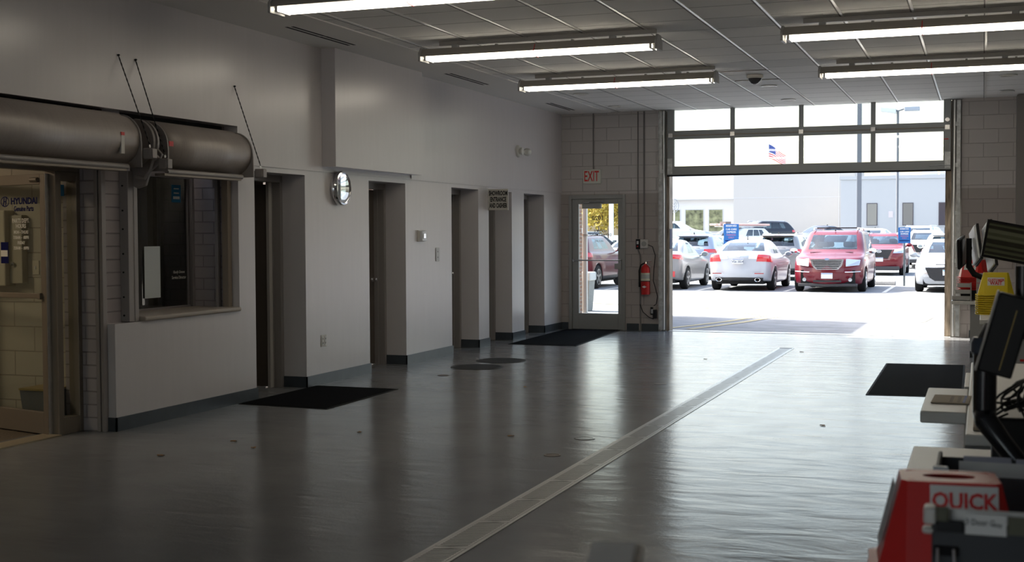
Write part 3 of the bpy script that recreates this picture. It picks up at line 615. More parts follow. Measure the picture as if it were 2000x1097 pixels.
MB().tube([(.05,.02,0),(.10,.06,-.01)], .02, 10).lathe([(.035,.06),(.055,.09),(.058,.14),(.02,.145)], (.11,.03,-.005), 'y', 20).build('lamp_head', mat('cream_plastic', ()), t, smooth='auto')
MB().lathe([(.035,.05),(.052,.07),(.055,.10),(.02,.11)], (.0,-.02,.0), 'x', 20).build('lamp_head', mat('cream_plastic', ()), t, smooth='auto')
t = thing('showroom_sign', 'small white sign reading showroom entrance and cashier on the fourth pier', 'sign', (W, 16.62, 2.03))
MB().box(0,-.012,-.145,.30,.012,.145).build('panel', mat('sign_cream', (.50,.48,.43), .5), t, bevel=.003)
MB().box(-.002,-.02,-.13,.02,.02,.13).build('bracket', steel, t)
for s_, z in (('SHOWROOM', .085), ('ENTRANCE', 0), ('AND CASHIER', -.085)):
    text('lettering', s_, .088, (.155, -.0135, z), FACE_MY, blackt, t, sx=.52 if len(s_) < 10 else .46, bold=.0035)

# ------------------------------------------------------------------ floor things
def floor_mat_thing(pts, label):
    m_ = thing('floor_mat', label, 'floor mat', (sum(p[0] for p in pts)/4, sum(p[1] for p in pts)/4, 0), 0); cx, cy = m_.location.x, m_.location.y
    P = [(p[0]-cx, p[1]-cy) for p in pts]
    MB().hexa([(x, y, .001) for x, y in P], [(x, y, .006) for x, y in P]).build('rubber_border', blackr, m_)
    Q = [(x*.95, y*.97) for x, y in P]
    MB().hexa([(x, y, .005) for x, y in Q], [(x, y, .010) for x, y in Q]).build('carpet', matm, m_)
floor_mat_thing([(-6.43,10.16),(-5.48,10.10),(-5.50,11.63),(-6.43,11.63)], 'black carpet mat by the nearest doorway on the left')
floor_mat_thing([(-6.27,16.88),(-5.26,16.86),(-5.44,19.80),(-6.34,19.80)], 'long black carpet mat in front of the glass exit door')
floor_mat_thing([(-1.04,12.62),(-.16,12.70),(-.18,15.76),(-1.06,15.70)], 'black carpet mat on the right side of the floor')
# trench drain
gm = mat('grate_steel', (.42,.415,.40), .34, .5)
td = thing('trench_drain', 'long steel trench drain grate running down the floor', 'drain', (-2.47, 11.4, 0))
L0, L1 = -7.4, 6.0
MB().box(-.105,L0,.0005,-.085,L1,.004).box(.085,L0,.0005,.105,L1,.004).box(-.105,L1,.0005,.105,L1+.02,.004).build('frame', gm, td)
MB().box(-.085,L0,.0002,.085,L1,.0012).build('trench', mat('trench_dark', (.03,.028,.025), .7), td)
def grate_mat():
    m = mat('grate_steel', (.42,.41,.40), .28, .7); n = m.node_tree; b_ = n.nodes['Principled BSDF']
    return m
gm = grate_mat(); n = 0; y = L0
mA = None
while y < L1-.1:
    b = MB(); l = .60
    # side borders and slanted bars, slots open between them
    b.box(-.083,0,.0015,-.070,l,.0045); b.box(.070,0,.0015,.083,l,.0045); b.box(-.07,0,.0015,.07,.010,.0045); b.box(-.07,l-.010,.0015,.07,l,.0045)
    k = -.05
    while k < l:
        a0, a1 = k, k+.017
        sk = .055
        v = [(-.07, max(.0,a0)), (-.07, max(.0,a1)), (.07, min(l,a1+sk)), (.07, min(l,a0+sk))]
        if a0 >= 0 and a1+sk <= l: b.hexa([(x_, y_, .0018) for x_, y_ in v], [(x_, y_, .0044) for x_, y_ in v])
        k += .030
    b.prism([(-.01,.01),(.07,.01),(.07,.05)], 2, .0017, .0044); b.prism([(-.07,l-.01),(-.07,l-.05),(.01,l-.01)], 2, .0017, .0044)
    if mA is None: g_ = b.build('grate_panel', gm, td); mA = g_.data
    else:
        b.b.free(); g_ = bpy.data.objects.new('grate_panel', mA); C.objects.link(g_); g_.parent = td
    g_.location = (0, y, 0); y += .605
for x, y, r, lab in ((-5.54,13.87,.31,'nearer of the two round iron manhole covers'),(-5.54,14.67,.31,'farther of the two round iron manhole covers')):
    t = thing('manhole_cover', lab, 'manhole cover', (x, y, 0))
    MB().lathe([(r,.0004),(r,.004),(r-.02,.005),(r-.02,.003)], seg=48).build('ring', mat('cast_iron', (.05,.047,.042), .5, .5), t)
    b = MB()
    for i in range(-9, 10):
        for j in range(-9, 10):
            if math.hypot(i, j) < 9: b.box(i*.031-.009, j*.031-.009, .003, i*.031+.009, j*.031+.009, .006)
    b.build('stud_pattern', mat('cast_iron', ()), t)
for x, y, r, lab in ((-5.57,12.94,.065,'small floor drain cap left of the manhole covers'),(-3.12,12.91,.065,'small brown drain cap near the middle of the floor'),(-2.83,8.50,.06,'round brown drain cap nearest the trench'),(-2.83,9.28,.08,'faint painted-over drain cap behind the nearest one')):
    f_ = 'faint' in lab
    t = tag(MB().lathe([(r,.0004),(r,.003),(r*.8,.0035),(r*.78,.002),(r*.3,.002)], (x,y,0), seg=32).build('drain_cap', fl if f_ else mat('rusty_cap', (.10,.07,.05), .5, .4)), lab, 'drain cap')
lv = mat('dry_leaf', (.22,.11,.03), .8)
for k, (x, y) in enumerate(((-5.3,8.3),(-5.0,8.1),(-5.45,7.6),(-4.6,9.0),(-3.4,9.2),(-4.35,12.2),(-3.2,15.6),(-1.2,10.5),(-6.1,17.1),(-2.2,16.9))):
    b = MB(); s = .022; b.grid([[(-s,-s*.5,.002),(0,-s*.8,.006),(s,-s*.3,.003)],[(-s*1.2,0,.007),(0,0,.004),(s*1.3,0,.008)],[(-s*.8,s*.7,.003),(0,s,.007),(s,s*.5,.002)]])
    o = tag(b.build('dry_leaf', lv, solid=.001), 'tiny dry brown leaf on the floor ' + ['nearest the low wall under the service window', 'just right of the leaf by the service window', 'closest to the bottom left of the picture', 'left of the nearest drain cap', 'beside the painted-over drain cap', 'between the middle doorway and the trench drain', 'left of the trench drain near the manhole covers', 'right of the trench drain on the bright floor', 'by the farthest doorway near the exit mat', 'near the far end of the trench drain'][k], 'leaf', 'dry leaves scattered on the floor'); o.location = (x, y, 0); o.rotation_euler = (0,0,k*1.7)

# ------------------------------------------------------------------ service desks on the right
def desk(x0, x1, y0, y1, z, label, front=True, th=.045):
    t = thing('service_desk', label, 'desk', ((x0+x1)/2, (y0+y1)/2, 0)); a, b_ = (x1-x0)/2, (y1-y0)/2
    MB().box(-a, -b_, z-th, a, b_, z).build('desktop', cream, t, bevel=.006)
    return t, a, b_
t, a, b_ = desk(-.36, 1.5, 16.75, 17.75, .70, 'farthest grey desk at the right, beside the garage opening')
MB().box(-a+.22, -b_+.06, 0, a-.05, -b_+.10, .655).box(-a+.22, -b_+.10, 0, -a+.26, b_-.05, .655).build('front_panel', greyl, t)
MB().box(-a+.22,-b_+.05,0,a-.05,-b_+.06,.08).build('plinth', blackp, t)
t, a, b_ = desk(-.02, 1.5, 12.2, 14.2, .77, 'middle desk at the right carrying the yellow sign hats')
MB().box(-a+.03, -b_+.05, 0, a-.05, -b_+.08, .72).box(-a+.03, -b_+.08, 0, -a+.06, b_-.05, .72).build('front_panel', greyl, t)
MB().box(-a+.10,-b_+.035,.60,-a+.42,-b_+.05,.66).build('dark_recess', blackp, t)
MB().box(-a+.10,-b_+.035,.14,-a+.48,-b_+.05,.58).build('drawer_front', mat('drawer_grey', (.34,.34,.335), .45), t, bevel=.006)
MB().box(-a+.34,-b_+.025,.40,-a+.40,-b_+.035,.42).build('red_tab', redp, t)
t, a, b_ = desk(-.06, 1.3, 5.4, 8.4, .75, 'white desk in the right foreground with a side shelf')
MB().box(-a+.0, -b_+.05, 0, -a+.03, b_-.05, .705).box(-a+.03, -b_+.05, 0, a-.05, -b_+.08, .705).box(-a+.03, b_-.08, 0, a-.05, b_-.05, .705).build('body_panel', greyl, t)
MB().box(-a-.20, -.85, .695, -a+.0, .07, .75).build('side_shelf', cream, t, bevel=.008)
MB().box(-a-.03, .6, .35, -a-.001, 1.35, .70).build('edge_rail', whitep, t, bevel=.004)
t, a, b_ = desk(-.24, 1.2, 1.6, 5.05, .75, 'white desk nearest the camera under the red sign hat')
MB().box(-a+.05, -b_+.1, 0, -a+.08, b_-.1, .705).box(-a+.08, b_-.14, 0, a-.05, b_-.1, .705).box(a-.08, -b_+.1, 0, a-.05, b_-.14, .705).build('body_panel', greyl, t)

# sign hats (rooftop number hats): truncated pyramids with a brim; they nest in stacks
def hat(m, label, grp, words=None, big=True, s=1.0, wcol=None):
    t = thing('sign_hat', label, 'sign hat', (0,0,0), 0, grp)
    tw, td_, bw, bd, h = .085*s, .06*s, .125*s, .105*s, .165*s
    b = MB()
    rows = []
    def ring(w_, d_, z, c): return [(-w_+c,-d_,z),(w_-c,-d_,z),(w_,-d_+c,z),(w_,d_-c,z),(w_-c,d_,z),(-w_+c,d_,z),(-w_,d_-c,z),(-w_,-d_+c,z)]
    b.grid([ring(bw+.015*s, bd+.015*s, 0, .05*s), ring(bw+.015*s, bd+.015*s, .006, .05*s), ring(bw, bd, .008, .045*s), ring(tw, td_, h, .010*s), ring(tw-.012, td_-.012, h, .006*s)], closed=True)
    # top deck with an oval hand hole
    n = 20; o_ = []
    ot = []; n = 24
    for k in range(n):
        a = 2*PI*k/n+PI/n; c, s_ = math.cos(a), math.sin(a); q = max(abs(c), abs(s_)); ot.append(((tw-.0115)*c/q, (td_-.0115)*s_/q, h-.0004)); o_.append(((tw-.03)*c*.82, (td_-.012)*s_*.5, h-.0004))
    b.grid([ot, o_], closed=True)
    b.build('shell', m, t, solid=.0025, smooth=False)
    return t, (tw, td_, bw, bd, h)
def stack(m, n, pos, rz, pitch, lab, grp, words, s=1.0, lx=0, lz=.62, wc=None):
    base, dim = hat(m, '', grp, s=s); tw, td_, bw, bd, h = dim
    ordn = ['lowest','second lowest','third lowest','fourth from the bottom','fifth from the bottom','sixth from the bottom','seventh from the bottom','eighth from the bottom','ninth from the bottom','tenth from the bottom','eleventh from the bottom']
    for k in range(n):
        o = base if k == 0 else copy_tree(base)
        o.location = (pos[0], pos[1], pos[2]+k*pitch+.001); o.rotation_euler = (0, 0, rz+random.uniform(-.02,.02))
        o['label'] = ('topmost %s' % lab) if k == n-1 else ('%s %s' % (lab, ordn[k]+' in the stack'))
        last = o
    # label on the topmost hat
    sl = math.atan2(bd-td_, h)
    def face(zf, out=.0035): # point on front face at height fraction
        return (0, -(bd+(td_-bd)*zf)-out, h*zf)
    fc = lz
    p = face(fc, .004); p = (lx, p[1], p[2])
    pl = MB().box(-.058*s, -.0006, -.030*s, .058*s, .0006, .030*s).build('label_panel', wc or paper, last); pl.location = p; pl.rotation_euler = (-sl, 0, 0)
    for s_, sz, dz in words:
        q = face(fc+dz/h, .0058); q = (lx, q[1], q[2]); text('lettering', s_, sz*s, q, (PI/2-sl, 0, 0), redt, last, sx=.9, bold=.030*sz*s)
    return last
stack(yelp, 10, (.12, 13.05, .77), .02, .020, 'yellow sign hat', 'yellow sign hats stacked on the middle desk', [('CUSTOMER', .024, .012), ('WAIT', .036, -.016)], s=1.3)
stack(redp, 8, (-.10, 17.25, .70+.12), -.45, .022, 'small red sign hat', 'red sign hats stacked on the farthest desk', [('QUICK', .03, 0)], s=1.35)
tag(MB().box(-.26,17.08,.70,.06,17.42,.82).build('black_crate', blackp, bevel=.01), 'black crate under the red sign hats on the farthest desk', 'crate')
# big red hat close to the camera
t = stack(redp, 4, (-.058, 2.60, .852), .10, .020, 'large red sign hat close to the camera', 'large red sign hats on the nearest desk', [('QUICK', .039, .002)], s=1.05, lx=.022, lz=.80)
tag(MB().box(-.19,2.46,.75,.09,2.74,.851).build('card_box', mat('dark_box', (.05,.05,.055), .7), bevel=.006), 'dark box under the large red sign hats', 'box')
pk = MB().box(-.0006,-.04,-.062,.0006,.04,.062).build('side_label', mat('worn_label', (.45,.42,.42), .7, noise=.3, nscale=30), t); pk.location = (-.116, 0, .10); pk.rotation_euler = (0, math.atan2(.042,.173), 0)

# black organiser with binders and clips
t = thing('binder_organiser', 'dark file organiser with pale papers behind the red sign hat', 'file organiser', (.08, 3.25, .75))
MB().box(-.18,-.13,0,.30,-.12,.245).box(-.18,.12,0,.30,.13,.245).box(-.18,-.12,0,-.17,.12,.26).box(.29,-.12,0,.30,.12,.26).box(-.17,-.12,0,.29,.12,.01).build('shell', mat('slate_plastic', (.035,.038,.045), .5), t, bevel=.004)
MB().box(-.17,-.10,.012,.28,-.095,.248).box(-.13,.02,.012,.28,.022,.254).build('papers', paper, t)
MB().box(-.185,-.135,.235,-.15,-.10,.262).build('clip_tab', mat('pale_blue', (.45,.52,.58), .5), t, bevel=.004)
MB().box(-.12,.05,.012,-.01,.055,.262).box(.0,.05,.012,.12,.055,.260).build('file_folders', mat('lilac_file', (.42,.42,.50), .6), t, bevel=.002)
t = thing('clipboard', 'dark clipboard with labels and a binder clip in the bottom right corner', 'clipboard', (.10, 2.22, .768))
MB().box(-.175,-.02,-.018,.20,-.005,.315).build('board', mat('slate_board', (.03,.034,.040), .5), t, bevel=.004)
MB().box(-.165,-.004,.01,.20,.004,.335).build('papers', paper, t)
MB().box(-.123,-.026,.300,-.060,-.0205,.334).build('name_label', paper, t)
text('label_text', '3 Door G', .014, (-.10,-.0268,.320), FACE_MY, blackt, t, sx=.8); text('label_text', 'key', .011, (-.073,-.0268,.318), FACE_MY, blackt, t, sx=.8)
MB().box(-.168,-.030,.318,-.148,-.0205,.342).build('olive_tab', mat('olive', (.10,.10,.065), .6), t, bevel=.003)
MB().box(-.168,-.024,.300,-.125,-.0205,.320).build('dark_tab', blackp, t, bevel=.002)
MB().box(-.188,-.03,.312,-.168,.01,.340).box(-.19,-.03,.296,-.172,.0,.306).build('white_knob', whitep, t, bevel=.006, seg=3)
MB().box(-.058,-.026,.303,.20,-.0205,.332).build('dark_tab', mat('olive', ()), t)
bc = MB().prism([(-.032,.262),(-.006,.295),(.006,.295),(.006,.262)], 0, -.172, -.132).build('binder_clip', blackp, t, bevel=.002)
MB().tube([(-.140,-.034,.275),(-.138,-.045,.245),(-.147,-.05,.215),(-.155,-.05,.212),(-.148,-.045,.245)], .0025, 6).build('clip_wire', chrome, bc)
MB().tube([(-.165,-.034,.275),(-.165,-.045,.245),(-.158,-.05,.222)], .0025, 6).build('clip_wire', chrome, bc)
tag(MB().tube([(.20,2.10,1.03),(.09,2.13,1.02),(.05,2.15,1.0),(.0,2.16,.96),(-.02,2.17,.76)], .004, 6).build('cable', blackp), 'thin black cable in front of the dark clipboard', 'cable')
t = tag(MB().box(.095,2.42,.75,.30,2.44,1.085).build('paper_pad', mat('lilac_paper', (.55,.56,.66), .6), bevel=.02, seg=3), 'lilac-white pad standing right of the large red sign hat', 'paper pad')
t = tag(MB().box(.0,-.13,.0,.17,.17,.006).build('manual', manila, bevel=.001), 'beige printed booklet on the white side shelf', 'booklet'); t.location = (-.22, 6.45, .752); t.rotation_euler = (0,0,-.03)
for k in range(6): MB().box(.08,-.10+.04*k,.0062,.095,-.09+.04*k,.0066).box(.115,-.10+.04*k,.0062,.13,-.09+.04*k,.0066).build('printed_mark', mat('print_grey', (.15,.14,.14), .7), t)
MB().box(.14,-.12,.0062,.152,.16,.0066).build('blue_stripe', mat('stripe_blue', (.06,.09,.30), .6), t)
tag(MB().box(-.03,5.5,.752,.07,5.85,.765).build('envelope', mat('kraft', (.36,.28,.20), .8), bevel=.002), 'brown envelope at the near end of the white desk', 'envelope')

# monitors, arms, cables
def monitor(label, loc, rz, tilt, w_, h_, back, stand=None, screen=None, lean=0):
    t = thing('monitor', label, 'monitor', loc, rz)
    R = Matrix.Rotation(lean, 4, 'Y') @ Matrix.Rotation(tilt, 4, 'X')
    def part(nm, m_, x0, y0, z0, x1, y1, z1, bv=.004):
        o = MB().box(x0,y0,z0,x1,y1,z1).build(nm, m_, t, bevel=bv); o.matrix_local = R; return o
    part('bezel', blackp, -w_/2, -.012, -h_/2, w_/2, .012, h_/2)
    part('back_cover', back, -w_/2+.01, .012, -h_/2+.01, w_/2-.01, .034, h_/2-.01, .01)
    part('screen', screen or mat('dark_screen', (.01,.011,.012), .15), -w_/2+.022, -.0135, -h_/2+.022, w_/2-.022, -.012, h_/2-.022, 0)
    return t, R
scr = bpy.data.materials.new('striped_screen'); scr.use_nodes = True; n = scr.node_tree; bb = n.nodes['Principled BSDF']
tc = n.nodes.new('ShaderNodeTexCoord'); sp = n.nodes.new('ShaderNodeSeparateXYZ'); n.links.new(tc.outputs['Object'], sp.inputs[0])
vo = n.nodes.new('ShaderNodeTexNoise'); vo.noise_dimensions = '1D'; vo.inputs['Scale'].default_value = 22; vo.inputs['Detail'].default_value = 0; n.links.new(sp.outputs[2], vo.inputs['W'])
cr = n.nodes.new('ShaderNodeValToRGB'); cr.color_ramp.interpolation = 'CONSTANT'; cr.color_ramp.elements[0].color = (.018,.016,.008,1); cr.color_ramp.elements[1].position = .48; cr.color_ramp.elements[1].color = (.06,.062,.03,1)
e = cr.color_ramp.elements.new(.6); e.color = (.10,.10,.055,1); n.links.new(vo.outputs['Fac'], cr.inputs[0]); n.links.new(cr.outputs[0], bb.inputs['Emission Color']); bb.inputs['Emission Strength'].default_value = .075; bb.inputs['Base Color'].default_value = (.01,.01,.01,1); bb.inputs['Roughness'].default_value = .2
silver = mat('silver_back', (.78,.81,.84), .4)
t, R = monitor('large black monitor with a striped dim screen above the middle desk', (.42, 12.3, 1.42), math.radians(14), math.radians(-6), .86, .34, blackp, screen=scr, lean=math.radians(11))
MB().tube([(0,.05,-.05),(-.02,.10,-.25),(0,.16,-.62)], .022, 10).box(-.12,.06,-.648,.12,.28,-.63).build('stand', blackp, t)
for k, (x, y, z, lab) in enumerate(((-.055, 13.7, 1.42, 'silver-backed monitor seen edge-on, left of the pair'), (.075, 13.42, 1.41, 'silver-backed monitor seen edge-on, right of the pair'))):
    t, R = monitor(lab, (x, y, z), math.radians(100), math.radians(-6), .40, .46 if k else .36, silver, lean=0)
    t.rotation_euler = (0, math.radians(13), math.radians(98))
tm = thing('monitor_stand', 'black jointed stand holding the two silver-backed monitors', 'monitor arm', (.05, 13.72, .77))
MB().box(-.10,-.10,0,.12,.10,.02).tube([(.05,0,.02),(.04,0,.28),(-.13,0,.36),(-.18,0,.44)], .03, 10).tube([(-.18,0,.42),(-.18,0,.72)], .028, 10).tube([(-.18,0,.62),(-.15,0,.62)], .015, 8).build('arm', blackp, tm, bevel=.003)
t, R = monitor('small thin black screen tilted left of the silver-backed monitors', (-.20, 13.66, 1.35), math.radians(95), 0, .30, .30, silver)
t.rotation_euler = (0, math.radians(-9), math.radians(80))
# near arm and tilted monitor
am = thing('monitor_stand', 'thick black jointed monitor arm in the right foreground', 'monitor arm', (.0, 3.6, .75))
MB().tube([(.008,0,.33),(.008,0,.50)], .030, 20).build('upper_post', mat('gloss_black', (.008,.008,.010), .2), am, smooth='auto')
MB().tube([(.008,0,.335),(.012,-.01,.31),(.05,-.03,.26),(.13,-.06,.16),(.22,-.08,.06),(.24,-.08,0)], [.030,.030,.027,.026,.026,.03], 20).build('lower_arm', MT['gloss_black'], am, smooth=True)
MB().lathe([(.031,.485),(.036,.49),(.036,.515),(.030,.53)], (.008,0,0), seg=24).build('collar', mat('blue_black', (.04,.05,.07), .25), am, smooth='auto')
MB().tube([(.008,0,.52),(.02,.0,.55),(.07,.02,.56),(.14,.02,.575)], .022, 14).build('tilt_bracket', blackp, am)
MB().tube([(.075,0,.57),(.115,0,.57)], .032, 18).tube([(.10,0,.57),(.10,0,.72)], .02, 14).build('joint_knob', mat('gloss_black', ()), am, smooth='auto')
t = thing('tilted_monitor', 'tilted black monitor seen nearly edge-on in the right foreground', 'monitor', (.045, 3.53, 1.295))
t.rotation_euler = (0, math.radians(15), math.radians(0))
MB().box(-.030,-.02,-.105,.055,.05,.105).build('back_shell', blackp, t, bevel=.005)
MB().box(-.0365,-.022,-.107,-.031,.052,.107).build('bezel', mat('pale_bezel', (.42,.39,.35), .45), t, bevel=.002)
MB().box(.020,-.022,-.09,.0225,-.0202,.07).build('gold_trim', mat('gold_trim', (.25,.18,.06), .4, .5), t)
t = thing('desk_phone_handset', 'pale curved handset edge beside the black monitor arm', 'handset', (.235, 3.50, .98))
MB().tube([(-.045,0,.20),(-.05,0,.16),(-.042,0,.11),(-.035,.0,.07)], [.010,.012,.010,.008], 12).build('grip', mat('pale_bezel', ()), t, smooth=True)
MB().box(-.06,-.01,-.02,.03,.05,.08).build('cradle', mat('gloss_black', ()), t, bevel=.012, seg=3)
MB().box(-.05,.0,-.23,.03,.04,-.02).build('stem', blackp, t)
b = MB()
for k in range(6):
    r1, r2, r3 = random.uniform(.02,.05), random.uniform(0,6), random.uniform(.9,1.8)
    pts = [Vector((.10+r1*math.sin(q*r3+r2)+.02*math.sin(q*2.3+k), 4.0+.05*math.cos(q*r3+k), 1.13-.055*abs(math.sin(q*.55+r2*.3))-.01*k+.02*math.cos(q*1.9+k))) for q in [i*.35 for i in range(20)]]
    b.tube(pts, .0035, 6)
for k in range(3): b.tube([(.16,3.98,1.10-.02*k),(.20,3.9,1.04-.03*k),(.28,3.8,.96-.03*k),(.40,3.75,.90-.03*k)], .004, 6)
tag(b.build('cable_tangle', blackp, smooth=True), 'tangle of black cables hanging behind the black monitor arm', 'cables', kind='stuff')
tag(MB().box(.03,4.10,.75,.20,4.35,1.0).build('docking_box', blackp, bevel=.01), 'black box under the cable tangle on the nearest desk', 'box')
tag(MB().box(.24,6.9,.752,1.0,7.2,1.05).build('printer_body', greyl, bevel=.02), 'pale grey machine at the right edge on the white desk', 'machine')
# far desk trays and boxes
t = thing('paper_tray', 'pale grey three-tier paper tray on the farthest desk', 'paper tray', (-.24, 16.87, .70))
for k, z in enumerate((.01, .09, .17)): MB().prism([(-.11, z),( .12, z),(.12, z+.035),(-.09, z+.05)], 0, -.11+.03*k, .10)  .build('tray', mat('tray_grey', (.33,.33,.32), .5), t, bevel=.003)
MB().box(.10,-.11,0,.115,.12,.22).build('tray_side', greyl, t)
t = thing('document_holder', 'pale upright document box with red marks on the farthest desk', 'document box', (.02, 16.86, .70))
MB().box(-.09,-.08,0,.09,.10,.30).box(-.07,-.06,.30,.07,.06,.34).build('box', mat('box_grey', (.36,.35,.33), .6), t, bevel=.004)
MB().box(-.085,-.082,.22,.085,-.08,.225).box(-.085,-.082,.16,.085,-.08,.164).build('red_line', redt, t)
tag(MB().box(-.28,D-.10,.72,-.06,D-.03,1.42).build('metal_cabinet', mat('tan_cabinet', (.22,.20,.18), .5), bevel=.004), 'narrow taupe metal cabinet on the back wall beside the garage track', 'cabinet')
tag(MB().tube([(.30,12.7,.78),(.36,12.75,.92),(.48,12.75,1.0),(.60,12.7,.93)], .010, 8).build('chrome_loop', chrome), 'bent chrome loop under the large black monitor', 'wire')
tag(MB().box(.36,12.9,.772,1.2,13.05,1.06).build('dark_scanner', mat('slate_plastic', ()), bevel=.02), 'long dark machine below the large black monitor', 'machine')
tag(MB().box(.37,12.95,1.061,.46,13.03,1.17).build('teal_card', mat('teal', (.10,.30,.30), .6), bevel=.002), 'teal card standing under the large black monitor', 'card')
tag(MB().box(.62,12.95,1.061,.80,13.03,1.20).build('green_card', mat('pale_green', (.35,.42,.22), .6), bevel=.002), 'pale green card at the right edge under the large monitor', 'card')
for k, (x, y) in enumerate(((.20,12.75),(.27,12.72),(.10,12.8))):
    t = tag(MB().box(.34,13.3,.771,.46,13.5,.79).build('stapler', blackp, bevel=.004), 'black desk stapler right of the yellow sign hats', 'stapler') if k == 0 else None
# blurred white board corner at the bottom of the frame
t = thing('lectern_sheet', 'blurred white sheet with a dark edge at the bottom of the picture', 'clipboard', (-.331, 1.16, 1.242), math.radians(12))
MB().box(-.022,-.12,-.006,.030,.10,.0).build('board', mat('brown_edge', (.05,.03,.022), .5), t, bevel=.002)
MB().box(-.022,-.12,.0005,.022,.095,.003).build('sheet', paper, t)
MB().tube([(0,0,-.006),(0,0,-1.24)], .018, 12).lathe([(.14,-1.262),(.14,-1.248),(.03,-1.235)], seg=24).build('stand', blackp, t)

# ------------------------------------------------------------------ outside
def gz(y):
    P = [(20.2,-.004),(24,-.03),(37,-.12),(56,-.12),(80,.62),(95,.80),(400,.80)]
    if y <= P[0][0]: return P[0][1]
    for (a, za), (c, zc) in zip(P, P[1:]):
        if a <= y <= c: return za+(zc-za)*(y-a)/(c-a)
    return .80
ys = [20.2,24,28,32,37,45,56,62,68,74,80,88,95,150,400]
b = MB(); b.grid([[(x, y, gz(y)) for x in (-160,-40,-20,-10,-4,0,5,40,120)] for y in ys]); struct(b.build('ground_parking_lot', asph))
b = MB(); b.box(-160,-60,-.3,-10.8,19.9,-.13); b.box(3.4,-60,-.3,120,20.3,-.005); b.box(-10.8,-60,-.3,3.4,-6.2,-.01); struct(b.build('ground_side', asph))
def strip(pts, w_, m_, name, label, n=1):
    b = MB(); rows = []
    pp = []
    for (xa, ya), (xb, yb) in zip(pts, pts[1:]):
        for k in range(8): f = k/8; pp.append((xa+(xb-xa)*f, ya+(yb-ya)*f))
    pp.append(pts[-1])
    for i, (x, y) in enumerate(pp):
        q = pp[min(i+1, len(pp)-1)]; r = pp[max(i-1, 0)]; dx, dy = q[0]-r[0], q[1]-r[1]; l = math.hypot(dx, dy); nx, ny = -dy/l*w_/2, dx/l*w_/2
        rows.append([(x-nx, y-ny, gz(y-ny)+.006), (x+nx, y+ny, gz(y+ny)+.006)])
    b.grid(rows); return tag(b.build(name, m_), label, 'road marking')
strip([(-4.8,20.6),(-4.25,22.6),(-3.9,24.6),(-5.4,27.0),(-8.5,28.4)], .12, lineY, 'lane_marking', 'faded yellow line curving out from the garage threshold, outer stripe')
strip([(-4.45,20.4),(-3.95,22.4),(-3.6,24.4)], .12, lineY, 'lane_marking', 'faded yellow line by the garage threshold, inner stripe')
strip([(-2.2,28.6),(-1.3,27.0),(-.9,25.0),(-1.0,23.4)], .12, lineY, 'lane_marking', 'faded yellow curve on the sunny asphalt at the right')
for x, lab in ((-10.5,'white bay line left of the grey sedan'),(-7.75,'white bay line between the grey and silver sedans'),(-5.25,'white bay line between the silver sedan and the minivan'),(-2.55,'white bay line between the minivan and the white sedan')):
    strip([(x-.0,36.6),(x,41.2)], .11, lineM, 'bay_line', lab)
t = tag(MB().box(-.85,-.09,0,.85,.09,.14).build('parking_block', concr, bevel=.04, seg=2), 'long concrete wheel stop beside the maroon minivan', 'wheel stop'); t.location = (-3.4, 42.0, gz(42))
strip([(-4.6,42.4),(-1.6,42.4)], .5, mat('kerb_paint', (.50,.48,.44), .85), 'kerb_line', 'pale painted strip behind the concrete wheel stop')
# brick wing, downspout and litter bin by the glass door
struct(MB().box(-13, 20.3, -.2, -7.50, 24.45, 5.6).build('wall_brick_wing', brickX))
t = thing('downspout', 'white downspout on the brick wall seen through the glass door', 'downspout', (-7.47, 24.52, 0)); MB().box(-.04,-.02,-.05,.05,.07,5.5).build('pipe', whitep, t, bevel=.01); MB().box(-.05,-.03,1.5,.06,.08,1.54).build('strap', steel, t)
t = thing('litter_bin', 'pebbled concrete litter bin with white lid outside the glass door', 'bin', (-7.74, 25.25, gz(25)))
MB().hexa([(-.17,-.17,0),(.17,-.17,0),(.17,.17,0),(-.17,.17,0)], [(-.21,-.21,.62),(.21,-.21,.62),(.21,.21,.62),(-.21,.21,.62)]).build('body', mat('pebble', (.33,.33,.31), .9, noise=.5, nscale=90, bump=1, bscale=120), t, bevel=.01)
MB().box(-.235,-.235,.62,.235,.235,.80).build('lid', mat('bin_lid', (.60,.61,.60), .5), t, bevel=.03, seg=3)

